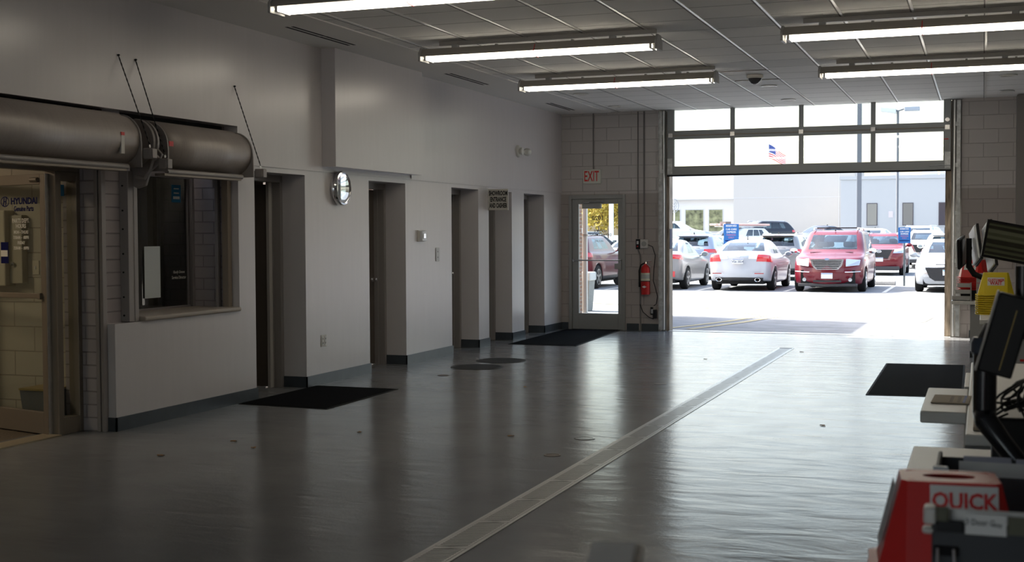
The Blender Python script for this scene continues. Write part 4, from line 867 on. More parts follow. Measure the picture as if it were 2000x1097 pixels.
# ---- cars
def car_rows(K, L, sub=3):
    """K: key slices (yf, yr, w, zf, zm, zr, rf, rr, bf, br); returns half loops for every row"""
    P = []
    for i in range(len(K)-1):
        for s_ in range(sub):
            t_ = s_/sub; p0, p1, p2, p3 = K[max(i-1,0)], K[i], K[i+1], K[min(i+2, len(K)-1)]
            P.append([(b1+c1*0) if False else (lambda a,b1,c1,d: (b1*(2*t_**3-3*t_**2+1)+c1*(-2*t_**3+3*t_**2)+.30*(c1-a)*(t_**3-2*t_**2+t_)+.30*(d-b1)*(t_**3-t_**2)))(a0,b0,c0,d0) for a0,b0,c0,d0 in zip(p0,p1,p2,p3)])
    P.append(list(K[-1])); return P
NF, NC, NS = 7, 5, 46
def half_loop(p, L, wheels, R, i, zw):
    yf, yr, w_, zf, zm, zr, rf, rr, bf, br = p; pts = []
    rf = min(rf, w_*.95); rr = min(rr, w_*.95)
    for k in range(NF): s_ = k/NF; pts.append((s_*(w_-rf), yf-bf*s_*s_))
    for k in range(NC): a = PI/2*k/NC; pts.append((w_-rf+rf*math.sin(a), yf-bf-rf*.8+rf*.8*math.cos(a)))
    y1, y2 = yf-bf-rf*.8, yr+br+rr*.8
    for k in range(NS): t_ = k/NS; pts.append((w_, y1+(y2-y1)*t_))
    for k in range(NC): a = PI/2*k/NC; pts.append((w_-rr+rr*math.cos(a), y2-rr*.8*math.sin(a)))
    for k in range(NF+1): s_ = 1-k/NF; pts.append((s_*(w_-rr), yr+br*s_*s_))
    out = []
    for j, (x, y) in enumerate(pts):
        z = zm
        if y > .2*yf: u = (y-.2*yf)/(.8*yf); z = zm+(zf-zm)*min(1,u)**1.6
        if y < .3*yr: u = (y-.3*yr)/(.7*yr); z = zm+(zr-zm)*min(1,u)**1.6
        x *= 1-.07*abs(y/(L/2))**3.2
        for yw in wheels:
            d = abs(y-yw)
            if d < R and NF <= j <= NF+NC+NS+NC-1: z = max(z, zw+math.sqrt(R*R-d*d))
        out.append((x, y, z))
    return out
def loop(h):  # full closed loop from half
    return h + [(-x, y, z) for x, y, z in h[-2:0:-1]]
NH = NF+NC+NS+NC+NF+1
def tire_wheel(parent, x, y, r, wd, spokes, rimc):
    s_ = 1 if x > 0 else -1
    w_ = MB().lathe([(r*.66,-wd/2),(r*.9,-wd/2),(r*.985,-wd*.38),(r,-wd*.2),(r,wd*.2),(r*.985,wd*.38),(r*.9,wd/2),(r*.66,wd/2)], axis='x', seg=28).build('tire', blackr, parent, smooth='auto'); w_.location = (x, y, r)
    b = MB(); xo = s_*wd*.49
    b.lathe([(r*.68,xo-s_*.02),(r*.68,xo+s_*.012),(r*.61,xo+s_*.008),(r*.60,xo-s_*.05)], axis='x', seg=28)
    for k in range(spokes):
        a = 2*PI*k/spokes; m_ = Matrix.Rotation(a, 4, 'X') @ Matrix.Translation((xo-s_*.005, 0, r*.36)); b.obox(m_, .025, r*.17, r*.55)
    b.lathe([(r*.16,xo-s_*.03),(r*.16,xo+s_*.012),(r*.05,xo+s_*.016)], axis='x', seg=14)
    rr_ = b.build('rim', rimc, w_, smooth='auto')
    d_ = MB().lathe([(r*.62,xo-s_*.055),(r*.62,xo-s_*.05)], axis='x', seg=24).build('brake_disc', mat('brake_dark', (.05,.05,.05), .5), w_)
    return w_
def car(kind, color, label, loc, front_to_us, grp=None, detail=2, plate=True, name=None):
    S = CARS[kind]; L = S['L']; K = S['K']; zw, R = S['r'], S['r']*1.17
    rows = [half_loop(p, L, S['wh'], R, i, zw) for i, p in enumerate(car_rows(K, L))]
    g0, g1 = S['g0']*3, S['g1']*3
    nR = len(rows)
    t = thing(name or {'sedan':'sedan_car','hatch':'sedan_car','suv':'suv_car','van':'minivan'}[kind], label, 'car', (loc[0], loc[1], loc[2] if len(loc) > 2 else gz(loc[1])), PI if front_to_us else 0, grp)
    paintm = color
    # glass cell sets on half loops: (name, row range, col range)
    cell = {}
    fr = (0, NF+1); rrg = (NF+NC+NS+NC-1, NH-1)
    def setc(nm, r0, r1, c0, c1, mirror=True):
        for r in range(r0, r1):
            for c in range(c0, c1): cell[(r, c)] = nm
    setc('windshield', g0+1, g1-1, 0, NF+1)
    setc('rear_window', g0+(S.get('rw0',1)), g1-1, NF+NC+NS+NC-1, NH-1)
    s0 = NF+NC
    for (a, c) in S['sw']: setc('side_window', g0+1, g1-1, s0+a, s0+c)
    LP = [loop(h) for h in rows]; n = len(LP[0])
    groups = {}
    for r in range(nR-1):
        for c in range(n):
            hc = c if c < NH-1 else (n-1-c); side = 0 if c < NH-1 else 1
            nm = cell.get((r, hc), 'body')
            if nm == 'side_window':
                for q, (a, c2) in enumerate(S['sw']):
                    if s0+a <= hc < s0+c2: nm = 'side_window%d%d' % (q, side)
            if nm == 'body' and r >= nR-1: continue
            groups.setdefault(nm, []).append((r, c))
    for nm, fs in groups.items():
        b = MB(); V = {}
        def vv(r, c):
            c %= n
            if (r, c) not in V: V[(r, c)] = b.b.verts.new(LP[r][c])
            return V[(r, c)]
        for r, c in fs:
            q = [vv(r, c), vv(r, c+1), vv(r+1, c+1), vv(r+1, c)]
            if len(set(q)) == 4:
                try: b.b.faces.new(q)
                except ValueError: pass
        if nm == 'body':
            tv = [vv(nR-1, c) for c in range(n)]; b.b.faces.new(tv)
            bmesh.ops.remove_doubles(b.b, verts=b.b.verts[:], dist=.0005)
            b.build('body', paintm, t, smooth=True)
        else:
            b.build('side_window' if nm.startswith('side') else nm, cglass, t, smooth=True)
    # patches on the surface
    def patch(nm, m_, r0, r1, c0, c1, side, off=.008, parent=None, solid=0):
        b = MB(); G = []
        for r in range(r0, r1+1):
            line = []
            for c in range(c0, c1+1):
                c_ = min(c, NH-1); x, y, z = rows[r][c_]
                xn = Vector((x, y*.45, 0)); xn = xn.normalized() if xn.length else Vector((0,1,0))
                if c_ <= NF: xn = Vector((0, 1, .1))
                if c_ >= NF+NC+NS+NC-1: xn = Vector((0,-1,.1))
                x += xn.x*off; y += xn.y*off; line.append((x*side, y, z))
            G.append(line)
        b.grid(G); return b.build(nm, m_, parent or t, smooth=True, solid=solid)
    for nm, m_, r0, r1, c0, c1, off in S['patch']:
        for side in (1, -1): patch(nm, MT[m_], r0, r1, c0, c1, side, off)
    wl = S['wh']; ww = K[2][2]
    # underbody, wheels, mirrors
    b = MB(); b.box(-ww+.24, -L/2+.25, .20, ww-.24, L/2-.25, .62); b.box(-ww+.1, wl[1]+R+.05, .19, ww-.1, wl[0]-R-.05, .30); b.build('underbody', blackr, t)
    for yw in wl:
        for s_ in (1, -1): tire_wheel(t, s_*(ww-.115), yw, S['r'], .215, S.get('spokes', 5), S.get('rim', MT['alloy']))
    ym = S['mirror'][0]; zm = S['mirror'][1]; xm = S['mirror'][2]
    mm = MT.get(S.get('mirm', ''), paintm) if S.get('mirm') else paintm
    for s_ in (1, -1):
        o = MB().lathe([(.02,-.07),(.075,-.055),(.09,-.01),(.085,.03),(.05,.06),(.01,.07)], (0,0,0), 'y', 16, sx=1.25, sy=.85).tube([(-s_*.08,0,-.03),(-s_*.17,.02,-.06)], .025, 8).build('side_mirror', mm, t, smooth='auto')
        o.location = (s_*xm, ym, zm)
        g = MB().lathe([(.06,-.078),(.062,-.072)], (0,0,0), 'y', 16, sx=1.25, sy=.85).build('mirror_glass', mat('mirror_face', (.3,.36,.38), .08, .6), o)
    if detail > 1:
        for (y_, hgt) in S['seats']:
            for s_ in (1, -1):
                se = MB().box(s_*.36-.22, y_-.10, .60, s_*.36+.22, y_+.04, .60+hgt).box(s_*.36-.13, y_-.12, .62+hgt, s_*.36+.13, y_-.02, .78+hgt).build('seat', S.get('seatm', MT['seat_grey']), t, bevel=.04, seg=2)
        MB().box(-.68, S['mirror'][0]+.0, .70, .68, S['mirror'][0]+.35, S['mirror'][1]-.06).build('dashboard', MT['dash'], t, bevel=.04)
        MB().lathe([(.17,0),(.19,.0),(.19,.02),(.17,.02)], (-.36, S['mirror'][0]-.12, .98), 'y', 20).build('steering_wheel', blackp, t)
    for nm, fn in S.get('extra', []): fn(t, rows)
    return t
alloy = mat('alloy', (.50,.50,.50), .3, .8)
mat('seat_grey', (.22,.22,.21), .8); mat('seat_beige', (.50,.45,.34), .8); mat('dash', (.05,.05,.05), .6)
mat('tail_red', (.55,.015,.02), .15, coat=1); mat('tail_clear', (.75,.70,.70), .12, coat=1); mat('lamp_glass', (.42,.44,.46), .10, .5, coat=1)
mat('grille_black', (.012,.012,.013), .4, bump=1, bscale=40); mat('bumper_black', (.03,.03,.032), .5); mat('tail_dark', (.30,.01,.012), .2, coat=1)
def carpaint(n, c, metal=.35): return mat(n, c, .32, metal, coat=.45, crough=.04, spec=.3)
silverp = carpaint('silver_paint', (.33,.35,.375), .2); greyc = carpaint('warm_grey_paint', (.24,.24,.24)); maroon = carpaint('maroon_paint', (.11,.004,.012), .15)
redc = carpaint('crimson_paint', (.14,.006,.012), .15); whitec = carpaint('white_paint', (.6,.62,.64), 0); bluegrey = carpaint('blue_grey_paint', (.30,.34,.40)); blackc = carpaint('black_paint', (.012,.014,.022), .1)
silverb = carpaint('bright_silver_paint', (.44,.46,.49), .25)
# rows: (yf, yr, w, zf, zm, zr, rf, rr, bowf, bowr)
CARS = {}
GI = NF+NC+NS   # first rear-corner column
def plate(t, y, z, txt, col=None, top=None):
    s_ = -1 if y < 0 else 1
    p_ = MB().box(-.155, min(y, y+s_*.012), z-.078, .155, max(y, y+s_*.012), z+.078).build('license_plate', mat('plate_white', (.62,.63,.62), .4), t, bevel=.004)
    MB().box(-.15, min(y+s_*.012, y+s_*.013), z+.045, .15, max(y+s_*.012, y+s_*.013), z+.07).build('plate_band', mat('plate_blue', (.2,.25,.4), .5) if not col else col, p_)
    if txt: text('plate_number', txt, .10, (0, y+s_*.0145, z-.015), (PI/2,0,0) if s_ < 0 else (PI/2,0,PI), mat('plate_ink', (.12,.13,.16), .5), p_, sx=.85, bold=.001)
def emblem(t, y, z, s=1):
    s_ = -1 if y < 0 else 1; b = MB(); n_ = 24
    a = [(math.cos(2*PI*k/n_)*.085*s, y, z+math.sin(2*PI*k/n_)*.045*s) for k in range(n_)]; a.append(a[0]); b.tube(a, .008*s, 6, cap=False)
    for dx in (-.032, .032): b.tube([(dx*s-.008*s*s_*-1, y, z-.03*s), (dx*s+.008*s*s_*-1, y, z+.03*s)], .007*s, 6)
    b.tube([(-.035*s, y, z-.006), (.035*s, y, z+.006)], .006*s, 6); b.build('oval_emblem', chrome, t)
def exhaust(t, xs, y, z):
    for x in xs: MB().lathe([(.055,-.03),(.062,-.035),(.062,.06),(.05,.06)], (x, y, z), 'y', 18, sx=1.35, sy=.85).build('exhaust_tip', chrome, t, smooth='auto').name; MB().lathe([(.046,-.037),(.046,-.034)], (xs[0], y, z), 'y', 16, sx=1.35, sy=.85).build('exhaust_opening', blackp, t); MB().lathe([(.046,-.037),(.046,-.034)], (xs[-1], y, z), 'y', 16, sx=1.35, sy=.85).build('exhaust_opening', blackp, t)
def fin(t, y, z): MB().prism([(-.10+y, z-.02),(.08+y, z-.02),(-.06+y, z+.06)], 0, -.012, .012).build('antenna_fin', blackp, t, bevel=.004)
def ex_sonata(t, rows):
    for s_ in (-1, 1): MB().box(s_*.60-.13,-2.415,.50,s_*.60+.13,-2.395,.525).build('reflector', MT['tail_dark'], t)
    plate(t, -2.445, .86, 'V56 3824'); exhaust(t, (-.55,.55), -2.36, .33); emblem(t, -2.405, 1.0, .6); fin(t, -.75, 1.475)
def ex_elantra(t, rows): fin(t, -.75, 1.455)
def ex_hyb(t, rows):
    plate(t, 2.43, .56, '3816', mat('plate_sky', (.10,.35,.60), .5)); emblem(t, 2.36, .80, .9)
    MB().prism([(-.62,.70),(.62,.70),(.50,.42),(.36,.33),(-.36,.33),(-.50,.42)], 1, 2.36, 2.405).build('lower_grille', MT['grille_black'], t, bevel=.02)
    MB().box(-.34,2.33,.765,.34,2.385,.785).build('grille_strip', MT['bumper_black'], t)
sed = lambda: dict(L=4.82, r=.325, wh=(1.40,-1.40), g0=5, g1=7, mirror=(.62,1.02,1.0), seats=[(-.05,.50),(-.95,.45)], sw=[(12,21),(22,31)],
    K=[(2.22,-2.20,.80,.22,.20,.30,.45,.40,.10,.08), (2.34,-2.34,.885,.26,.24,.34,.50,.42,.12,.10), (2.41,-2.42,.915,.50,.50,.56,.52,.42,.14,.11),
       (2.38,-2.41,.92,.68,.76,.86,.50,.38,.16,.10), (2.24,-2.36,.885,.76,.93,1.06,.42,.30,.16,.08),
       (.98,-1.78,.80,1.00,.985,1.09,.28,.20,.10,.08), (.42,-1.34,.71,1.24,1.24,1.28,.22,.20,.07,.06), (-.02,-.86,.60,1.41,1.42,1.41,.20,.20,.05,.05), (-.12,-.66,.45,1.455,1.465,1.445,.2,.2,.03,.03)],
    patch=[('tail_light','tail_red',9,12,GI-2,GI+5,.008),('tail_light_lens','tail_clear',10,12,GI+5,GI+8,.010),
           ('headlight','lamp_glass',8,11,NF-2,NF+NC+1,.008),('rear_valance','bumper_black',1,4,GI+3,NH-1,.006)], extra=[('x', ex_sonata)])
CARS['sedan'] = sed()
CARS['hatch'] = sed(); CARS['hatch'].update(patch=[('tail_light','tail_red',10,12,GI-1,GI+7,.008),('bumper_reflector','tail_red',4,6,GI+3,GI+7,.010),('rear_valance','bumper_black',1,3,GI+3,NH-1,.006),('headlight','lamp_glass',8,11,NF-2,NF+NC+1,.008)], extra=[('x', ex_elantra)])
CARS['hybrid'] = sed(); CARS['hybrid'].update(patch=[('headlight','lamp_glass',8,12,NF-1,NF+NC+2,.008),('fog_lamp','lamp_glass',5,7,NF-1,NF+2,.010),('front_lip','bumper_black',0,2,0,NF+2,.006),('tail_light','tail_red',10,13,GI-2,GI+4,.008)], extra=[('x', ex_hyb)])
def ex_tucson(t, rows):
    emblem(t, 2.25, .93, 1.0); plate(t, 2.27, .62, '')
    MB().prism([(-.50,1.00),(.50,1.00),(.42,.82),(.34,.66),(-.34,.66),(-.42,.82)], 1, 2.20, 2.235).build('front_grille', MT['grille_black'], t, bevel=.01)
    b = MB()
    for s_ in (-1,1): b.prism([(s_*.50,1.01),(s_*.58,1.01),(s_*.40,.63),(s_*.32,.63)], 1, 2.19, 2.245)
    b.box(-.40,2.19,.60,.40,2.245,.635); b.build('chrome_surround', chrome, t)
    MB().box(-.75,2.10,.22,.75,2.23,.36).build('front_skid', MT['bumper_black'], t, bevel=.02)
    rails(t, 1.63)
def rails(t, z):
    for s_ in (-1, 1): MB().tube([(s_*.56,.35,z-.07),(s_*.555,.25,z),(s_*.55,-1.5,z-.01),(s_*.545,-1.62,z-.08)], .018, 8).build('roof_rail', mat('rail_silver', (.55,.56,.57), .35, .6), t)
def ex_suvr(t, rows):
    plate(t, -2.285, .82, ''); MB().box(-.12,-1.86,1.565,.12,-1.82,1.585).build('brake_light', MT['tail_red'], t)
    MB().box(-.55,-2.02,1.545,.55,-1.70,1.575).build('spoiler', t.children[0].data.materials[0], t, bevel=.01)
    MB().tube([(.0,-2.17,1.13),(.32,-2.16,1.12)], .012, 6).build('rear_wiper', blackp, t); rails(t, 1.63); fin(t, -1.55, 1.635)
suv = lambda: dict(L=4.5, r=.355, wh=(1.32,-1.34), g0=5, g1=7, mirror=(.72,1.16,1.03), seats=[(.0,.62),(-.95,.58)], sw=[(10,20),(21,30),(31,38)], rw0=1, spokes=5,
    K=[(2.06,-2.06,.80,.26,.26,.32,.40,.36,.08,.06), (2.18,-2.18,.89,.30,.28,.36,.46,.40,.10,.08), (2.24,-2.25,.92,.60,.60,.62,.46,.38,.12,.08),
       (2.22,-2.26,.92,.80,.85,.92,.42,.34,.13,.07), (2.08,-2.22,.89,.96,1.04,1.08,.34,.30,.12,.07),
       (1.10,-2.17,.83,1.12,1.12,1.14,.26,.24,.10,.06), (.66,-2.00,.75,1.36,1.37,1.36,.22,.24,.07,.06), (.26,-1.80,.65,1.55,1.56,1.54,.20,.22,.05,.05), (.08,-1.65,.50,1.60,1.62,1.595,.2,.2,.03,.03)],
    patch=[('tail_light','tail_red',10,13,GI-1,GI+6,.010),('lower_cladding','bumper_black',0,4,NF+NC,GI,.006),('rear_cladding','bumper_black',0,4,GI,NH-1,.006),('headlight','lamp_glass',10,13,NF-1,NF+NC+1,.010)], extra=[('x', ex_suvr)])
CARS['suv'] = suv()
CARS['suvf'] = suv(); CARS['suvf'].update(extra=[('x', ex_tucson)])
def ex_van(t, rows):
    cz = [.90, 0]
    b = MB(); P = [(-.46,.93),(.46,.93),(.40,.74),(.30,.64),(-.30,.64),(-.40,.74)]
    MB().prism([(x*.97, (z-.79)*.95+.79) for x, z in P], 1, 2.44, 2.49).build('grille_back', MT['grille_black'], t)
    g = MB(); n_ = len(P); Q = [(x*.88, (z-.79)*.84+.79) for x, z in P]
    for k in range(n_):
        (x0_, z0_), (x1_, z1_), (u1, v1), (u0, v0) = P[k], P[(k+1)%n_], Q[(k+1)%n_], Q[k]
        g.hexa([(x0_,2.46,z0_),(x1_,2.46,z1_),(u1,2.46,v1),(u0,2.46,v0)], [(x0_,2.525,z0_),(x1_,2.525,z1_),(u1,2.525,v1),(u0,2.525,v0)])
    g.build('chrome_grille_frame', chrome, t)
    for z, hw in ((.885,.41),(.84,.40),(.795,.385),(.75,.36),(.70,.32)): MB().box(-hw,2.485,z-.010,hw,2.515,z+.010).build('grille_bar', chrome, t)
    MB().lathe([(.05,2.515),(.05,2.535)], (0,0,.93), 'y', 18, sx=1.3, sy=.6).build('round_badge', mat('badge_blue', (.35,.45,.6), .2, .5), t)
    plate(t, 2.53, .47, '')
    for s_ in (-1, 1):
        MB().hexa([(s_*.50,2.40,.72),(s_*.84,2.22,.76),(s_*.86,2.14,.90),(s_*.50,2.36,.93)], [(s_*.50,2.475,.72),(s_*.85,2.30,.76),(s_*.88,2.18,.91),(s_*.50,2.42,.94)]).build('headlight', MT['lamp_glass'], t, bevel=.015)
        MB().tube([(s_*.48,2.50,.57),(s_*.70,2.445,.575),(s_*.88,2.30,.585)], .014, 8).build('chrome_strip', chrome, t)
        MB().lathe([(.055,2.46),(.05,2.485),(.01,2.488)], (s_*.62,0,.36), 'y', 16).build('fog_light', MT['lamp_glass'], t)
    MB().box(-.38,2.44,.29,.38,2.475,.345).build('lower_intake', MT['grille_black'], t)
    MB().box(-.80,2.2,.17,.80,2.40,.25).build('front_lip', MT['bumper_black'], t, bevel=.02)
    for s_ in (-1, 1): MB().tube([(s_*.62,.30,1.72),(s_*.62,.2,1.79),(s_*.60,-1.9,1.78),(s_*.60,-2.05,1.70)], .02, 8).build('roof_rail', MT['rail_silver'], t)
    for y_ in (-.3,-1.2): MB().tube([(-.6,y_,1.80),(.6,y_,1.80)], .016, 8).build('cross_bar', blackp, t)
    MB().tube([(-.6,1.36,1.10),(-.05,1.30,1.11)], .010, 6).tube([(0,1.36,1.11),(.6,1.36,1.10)], .010, 6).build('wiper', blackp, t)
    MB().lathe([(.018,1.70),(.014,1.76),(.004,1.765)], (0,.35,0), seg=8).build('antenna_base', blackp, t)
CARS['van'] = dict(L=5.1, r=.335, wh=(1.55,-1.52), g0=5, g1=7, mirror=(1.05,1.14,1.10), seats=[(.45,.62),(-.55,.60),(-1.4,.6)], sw=[(10,18),(19,28),(29,39)], spokes=6, rim=chrome, mirm='chrome_shell', seatm=MT['seat_beige'],
    K=[(2.30,-2.38,.86,.20,.22,.30,.45,.40,.10,.06), (2.44,-2.46,.955,.26,.25,.34,.50,.42,.14,.08), (2.52,-2.53,.98,.50,.52,.56,.52,.38,.16,.08),
       (2.49,-2.54,.98,.74,.84,.90,.50,.34,.18,.07), (2.32,-2.50,.95,.93,1.03,1.06,.42,.30,.18,.07),
       (1.42,-2.46,.90,1.10,1.09,1.10,.30,.24,.14,.06), (.92,-2.40,.83,1.40,1.41,1.40,.26,.24,.10,.06), (.42,-2.28,.74,1.66,1.67,1.66,.22,.22,.06,.05), (.22,-2.12,.60,1.71,1.73,1.71,.2,.2,.03,.03)],
    patch=[('tail_light','tail_red',10,15,GI-1,GI+3,.010)], extra=[('x', ex_van)])
mat('chrome_shell', (.85,.85,.86), .15, 1); mat('rail_silver', (.55,.56,.57), .35, .6)
def ex_truck(t, rows):
    MB().box(-.6,-1.8,1.66,.6,.9,1.70).build('roof_rack', mat('rack_grey', (.35,.36,.38), .5, .3), t)
    for x in (-.45,-.15,.15,.45): MB().tube([(x,-2.2,1.76),(x,1.4,1.78)], .05, 8).build('rack_pipe', mat('pink_pipe', (.60,.36,.32), .6), t)
    MB().box(-.5,.9,1.70,-.1,1.3,1.92).build('light_box', mat('dark_lamp_box', (.12,.09,.09), .5), t)
CARS['truck'] = suv(); CARS['truck'].update(extra=[('x', ex_truck)], patch=CARS['suv']['patch'][:1])
def C_(kind, base, *a, **k):
    CARS.setdefault(base, CARS[kind]); return car(kind, *a, **k)
NM = dict(hatch='sedan_car', hybrid='sedan_car', suvf='suv_car', truck='work_truck')
def mk(kind, col, label, x, y, ftu, detail=1, rz=None, dz=0):
    t = car(kind, col, label, (x, y, gz(y)+dz), ftu, 'parked cars outside', detail, name=NM.get(kind, {'sedan':'sedan_car','suv':'suv_car','van':'minivan'}.get(kind)))
    if rz is not None: t.rotation_euler.z = rz
    return t
mk('sedan', silverb, 'silver sedan seen from behind, parked left of the maroon minivan', -6.55, 38.9, False, 2)
mk('hatch', greyc, 'warm grey sedan cut off by the left edge of the garage opening', -9.15, 39.05, False, 2)
mk('van', maroon, 'maroon minivan with chrome grille facing the garage', -4.04, 38.75, True, 2)
mk('hybrid', silverp, 'pale silver sedan with dark front grille at the right door jamb', -.86, 39.1, True, 2)
mk('suvf', redc, 'crimson suv with dark front grille behind the reserved sign post', -3.72, 53.0, True, 2)
mk('suv', maroon, 'maroon suv seen from behind through the glass exit door', -11.86, 38.75, False, 2)
mk('suv', bluegrey, 'blue-grey suv behind the warm grey sedan', -9.72, 47.0, False, 2)
mk('suv', greyc, 'warm grey suv with dark rear window behind the silver sedan', -6.72, 47.0, False, 2)
mk('suv', whitec, 'white suv seen from behind, behind the pale silver sedan', -1.05, 47.0, False, 1)
mk('suvf', whitec, 'small white suv facing us right of the crimson suv', -2.35, 60.0, True, 1)
mk('sedan', whitec, 'white sedan roof between the blue-grey suv and the warm grey suv', -9.5, 54.5, True, 1)
mk('sedan', bluegrey, 'blue-grey sedan behind the warm grey sedan at the left jamb', -12.3, 47.5, False, 1)
mk('suv', whitec, 'white suv side-on at the far left of the garage view', -18.2, 80.0, False, 1, rz=math.radians(-72), dz=.02)
mk('suvf', blackc, 'black suv parked far back in front of the pale grey building', -12.5, 76.0, True, 1, rz=math.radians(130), dz=.10)
mk('sedan', blackc, 'dark sedan far back behind the maroon minivan', -8.6, 73.0, True, 1, rz=math.radians(150), dz=.05)
mk('sedan', whitec, 'white sedan roof just left of the thick grey pole', -6.2, 60.0, True, 1, rz=math.radians(165), dz=.02)
mk('sedan', silverb, 'silver sedan between the two light poles far back', -5.3, 67.0, True, 1, rz=math.radians(170), dz=.05)
mk('suvf', bluegrey, 'blue-grey suv far back beside the dark building window', -2.9, 65.6, True, 1, rz=math.radians(172), dz=.05)
mk('truck', whitec, 'white work truck with pink pipes on its roof rack', -12.0, 66.0, True, 1, rz=math.radians(150))
mk('sedan', silverb, 'silver sedan beside the maroon suv seen through the glass door', -14.6, 47.5, False, 1)
mk('suv', blackc, 'dark suv seen through the upper part of the glass door', -17.9, 59.5, False, 1, rz=math.radians(-25))
mk('sedan', whitec, 'white sedan roof across the middle of the glass door view', -16.6, 53.2, False, 1, rz=math.radians(-55))
mk('suv', whitec, 'white suv far back at the left of the glass door view', -20.8, 66.0, False, 1, rz=math.radians(-30), dz=.1)
mk('sedan', silverp, 'pale sedan right of the white roof in the glass door view', -13.1, 54.6, False, 1)

# signs and poles outside
def reserved(x, y, z0, z1, label, post=True):
    t = thing('parking_sign', label, 'sign', (x, y, gz(y))); zb = z0-gz(y); zt = z1-gz(y); h = (zt-zb); hw = h*.38
    MB().box(-.028,-.0,0,.028,.04,zb+h*.5).build('post', mat('post_grey', (.16,.18,.18), .5, .4), t)
    MB().box(-hw,-.012,zb,hw,-.002,zt).build('panel', mat('sign_blue', (.008,.11,.33), .5), t, bevel=.004)
    for s_, f, sz, m_ in (('RESERVED', .90, .13, whitet), ('CAR CARE', .73, .125, whitet), ('EXPRESS', .59, .135, whitet), ('PARKING', .45, .12, mat('sign_pink', (.40,.16,.26), .5)), ('ONLY', .32, .12, mat('sign_pink', ()))):
        text('lettering', s_, sz*.66*h/.68, (0, -.0135, zb+h*f), FACE_MY, m_, t, sx=.95, bold=.0010)
    MB().box(-hw*.8,-.0135,zb+h*.14,hw*.8,-.0125,zb+h*.19).build('dark_bar', bluet, t)
    text('lettering', '1-800-555', .07*h/.68, (0, -.0135, zb+h*.06), FACE_MY, whitet, t, sx=.8) if False else None
    return t
reserved(-2.27, 41.3, 1.20, 1.69, 'blue reserved parking sign on a post in front of the crimson suv')
reserved(-8.35, 45.2, 1.15, 1.86, 'blue reserved parking sign between the grey suv and the silver sedan')
t = thing('flag_pole', 'american flag on a distant pole seen through the garage door glass', 'flag', (-17.2, 110.2, .62))
MB().tube([(0,0,0),(0,0,8.6)], .05, 10).lathe([(.09,8.6),(.12,8.68),(.02,8.78)], seg=12).build('pole', whitep, t)
fm = bpy.data.materials.new('flag_cloth'); fm.use_nodes = True; n = fm.node_tree; bb = n.nodes['Principled BSDF']
tc = n.nodes.new('ShaderNodeTexCoord'); sp = n.nodes.new('ShaderNodeSeparateXYZ'); n.links.new(tc.outputs['UV'], sp.inputs[0])
ml = n.nodes.new('ShaderNodeMath'); ml.operation = 'MULTIPLY'; ml.inputs[1].default_value = 6.5; n.links.new(sp.outputs[1], ml.inputs[0])
frc = n.nodes.new('ShaderNodeMath'); frc.operation = 'FRACT'; n.links.new(ml.outputs[0], frc.inputs[0])
lt = n.nodes.new('ShaderNodeMath'); lt.operation = 'LESS_THAN'; lt.inputs[1].default_value = .5; n.links.new(frc.outputs[0], lt.inputs[0])
m1 = n.nodes.new('ShaderNodeMix'); m1.data_type = 'RGBA'; m1.inputs[6].default_value = (.8,.8,.8,1); m1.inputs[7].default_value = (.55,.03,.05,1); n.links.new(lt.outputs[0], m1.inputs[0])
ca = n.nodes.new('ShaderNodeMath'); ca.operation = 'LESS_THAN'; ca.inputs[1].default_value = .42; n.links.new(sp.outputs[0], ca.inputs[0])
cb_ = n.nodes.new('ShaderNodeMath'); cb_.operation = 'GREATER_THAN'; cb_.inputs[1].default_value = .46; n.links.new(sp.outputs[1], cb_.inputs[0])
cc = n.nodes.new('ShaderNodeMath'); cc.operation = 'MULTIPLY'; n.links.new(ca.outputs[0], cc.inputs[0]); n.links.new(cb_.outputs[0], cc.inputs[1])
m2 = n.nodes.new('ShaderNodeMix'); m2.data_type = 'RGBA'; m2.inputs[7].default_value = (.03,.06,.25,1); n.links.new(cc.outputs[0], m2.inputs[0]); n.links.new(m1.outputs[2], m2.inputs[6]); n.links.new(m2.outputs[2], bb.inputs['Base Color'])
me = bpy.data.meshes.new('flag'); bm = bmesh.new(); uvl = bm.loops.layers.uv.new('UVMap'); NX, NZ = 16, 8; V = []
for i in range(NX+1):
    u = i/NX; V.append([bm.verts.new((u*1.45, math.sin(u*7)*.12, 8.45-.5*0 - u*1.0 - (1-v)*1.25*(1-.35*u) + math.sin(u*6)*.06)) for v in [j/NZ for j in range(NZ+1)]])
for i in range(NX):
    for j in range(NZ):
        f = bm.faces.new((V[i][j], V[i+1][j], V[i+1][j+1], V[i][j+1]))
        for l_, (a, c) in zip(f.loops, ((i,j),(i+1,j),(i+1,j+1),(i,j+1))): l_[uvl].uv = (a/NX, c/NZ)
bm.to_mesh(me); bm.free(); me.materials.append(fm); o = bpy.data.objects.new('flag', me); C.objects.link(o); o.parent = t
for p_ in me.polygons: p_.use_smooth = True
t = thing('light_pole', 'slim light pole with two lamp heads beyond the garage door', 'light pole', (-4.82, 80, .45))
pgrey = mat('pole_grey', (.13,.14,.16), .5, .2)
MB().tube([(0,0,0),(0,0,8.35)], .075, 12).lathe([(.2,0),(.2,.25),(.1,.3)], seg=12).build('pole', pgrey, t)
MB().tube([(0,0,8.30),(.45,0,8.45)], .05, 8).tube([(0,0,8.3),(-.15,0,8.35)], .06, 8).build('arm', pgrey, t)
